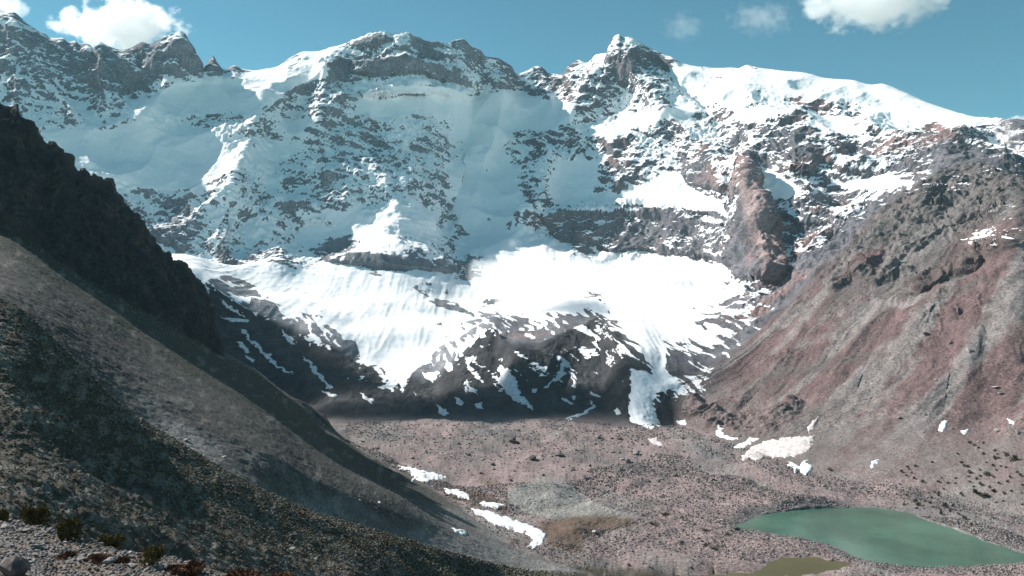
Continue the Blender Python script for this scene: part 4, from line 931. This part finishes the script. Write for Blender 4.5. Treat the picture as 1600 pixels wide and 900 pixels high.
# ------------------------------------------------------------------ clouds
def cloud(px, py, Y, w, h, seed, dens, label, depth=None, scale=2.2, edge=1.0, cov=.5, aniso=.35, rot=0):
    x, z = (px-HX)/F*Y, (HY-py)/F*Y; hw, hh = .5*w*Y/F, .5*h*Y/F
    bm = bmesh.new(); bmesh.ops.create_icosphere(bm, subdivisions=2, radius=1.0)
    me = bpy.data.meshes.new('cloud'); bm.to_mesh(me); bm.free()
    o = bpy.data.objects.new('cloud', me); COL.objects.link(o); o.location = (x, Y, z); o.scale = (hw, depth or .5*hw, hh); o.rotation_euler = (0, rot, 0)
    o['label'] = label; o['category'] = 'cloud'; o['group'] = 'clouds'
    m = bpy.data.materials.new('cloud_vapour'); m.use_nodes = True; n, l = m.node_tree.nodes, m.node_tree.links; n.clear()
    out = n.new('ShaderNodeOutputMaterial'); vol = n.new('ShaderNodeVolumePrincipled'); l.new(vol.outputs[0], out.inputs['Volume'])
    vol.inputs['Color'].default_value = (1, 1, 1, 1); vol.inputs['Anisotropy'].default_value = aniso
    tc = n.new('ShaderNodeTexCoord'); ln = n.new('ShaderNodeVectorMath'); ln.operation = 'LENGTH'; l.new(tc.outputs['Object'], ln.inputs[0])
    mp = n.new('ShaderNodeMapping'); mp.inputs['Location'].default_value = (seed*3.1, seed*1.7, seed*.9)
    k = hw/max(hh, 1); mp.inputs['Scale'].default_value = (scale*min(k, 3)*.6, scale*.7, scale*.75)
    l.new(tc.outputs['Object'], mp.inputs[0])
    nt = n.new('ShaderNodeTexNoise'); nt.inputs['Scale'].default_value = 1; nt.inputs['Detail'].default_value = 6; nt.inputs['Roughness'].default_value = .6; l.new(mp.outputs[0], nt.inputs['Vector'])
    # density = clamp(noise - threshold(rises toward the rim))
    th = n.new('ShaderNodeMapRange'); th.inputs[1].default_value = .15; th.inputs[2].default_value = 1.0; th.inputs[3].default_value = cov-.28; th.inputs[4].default_value = cov+.30; l.new(ln.outputs['Value'], th.inputs[0])
    sb = n.new('ShaderNodeMath'); sb.operation = 'SUBTRACT'; l.new(nt.outputs[0], sb.inputs[0]); l.new(th.outputs[0], sb.inputs[1])
    mr = n.new('ShaderNodeMapRange'); mr.inputs[1].default_value = 0; mr.inputs[2].default_value = .18*edge; mr.inputs[3].default_value = 0; mr.inputs[4].default_value = dens; l.new(sb.outputs[0], mr.inputs[0])
    l.new(mr.outputs[0], vol.inputs['Density'])
    me.materials.append(m); return o
cloud(190, 40, 3600, 275, 118, 1, .03, 'bright white cloud resting behind the jagged peaks', scale=3.0, edge=.7, cov=.46)
cloud(12, 12, 3600, 90, 60, 2, .03, 'small white cloud clinging to the peak at the frame corner', scale=2.0)
cloud(1365, 4, 3600, 340, 125, 3, .016, 'large soft cloud drifting high over the snowy shoulder', scale=3.0, edge=1.0, cov=.47)
cloud(1190, 28, 3600, 200, 100, 4, .0055, 'faint ragged cloud wisp beside the large soft cloud', scale=4.6, edge=2, cov=.56)
cloud(1068, 42, 3600, 130, 100, 5, .005, 'thin cloud shred right of the pointed summit', scale=4.6, edge=2, cov=.57)
cloud(1592, 190, 4700, 60, 36, 6, .03, 'small white cloud behind the ridge at the frame edge', scale=2.0)
cloud(825, 435, 1640, 290, 150, 7, .03, 'white mist cloud floating in the snow basin', depth=120, scale=2.4, edge=1.8, cov=.46)
def sky_cloud(x, y, z, sx, sy, sz, seed, dens, label):
    o = cloud(HX+F*x/y, HY-F*z/y, y, 2*sx*F/y, 2*sz*F/y, seed, dens, label, depth=sy, scale=1.6, edge=1.5, cov=.30); return o
# drifting cloud that shades the dark moraine (above the frame)
def along(px_, Y, z, t): return ((px_-HX)/F*Y + SUN.x*t, Y + SUN.y*t, z + SUN.z*t)
for (tx, ty, tz, sx, sy, sz, sd, t) in [(10, 1050, -142, 410, 80, 36, 11, 2250), (-330, 1210, -90, 150, 95, 36, 12, 2250), (-460, 1340, -30, 120, 100, 36, 13, 2250)]:
    x, y, z = tx+SUN.x*t, ty+SUN.y*t, tz+SUN.z*t
    sky_cloud(x, y, z, sx, sy, sz, sd, .06, 'drifting white cloud above the peaks, shading the dark moraine')

# ------------------------------------------------------------------ mountain air
def haze():
    bm = bmesh.new(); bmesh.ops.create_cube(bm, size=1); me = bpy.data.meshes.new('haze'); bm.to_mesh(me); bm.free()
    o = bpy.data.objects.new('haze', me); COL.objects.link(o)
    top = float(Zg.max())+12; x0, x1, y0, y1 = -GS_, GS_, -GS_, GS_
    o.location = (0, 0, (top-424)/2); o.scale = (2*GS_+40, 2*GS_+40, top+424)
    m = bpy.data.materials.new('haze'); m.use_nodes = True; n, l = m.node_tree.nodes, m.node_tree.links; n.clear()
    out = n.new('ShaderNodeOutputMaterial'); v = n.new('ShaderNodeVolumePrincipled'); l.new(v.outputs[0], out.inputs['Volume'])
    v.inputs['Color'].default_value = (.55, .85, 1, 1); v.inputs['Density'].default_value = HAZE; v.inputs['Anisotropy'].default_value = 0.0
    me.materials.append(m); o['kind'] = 'stuff'; o['label'] = 'thin blue mountain air'
if HAZE > 0: haze()
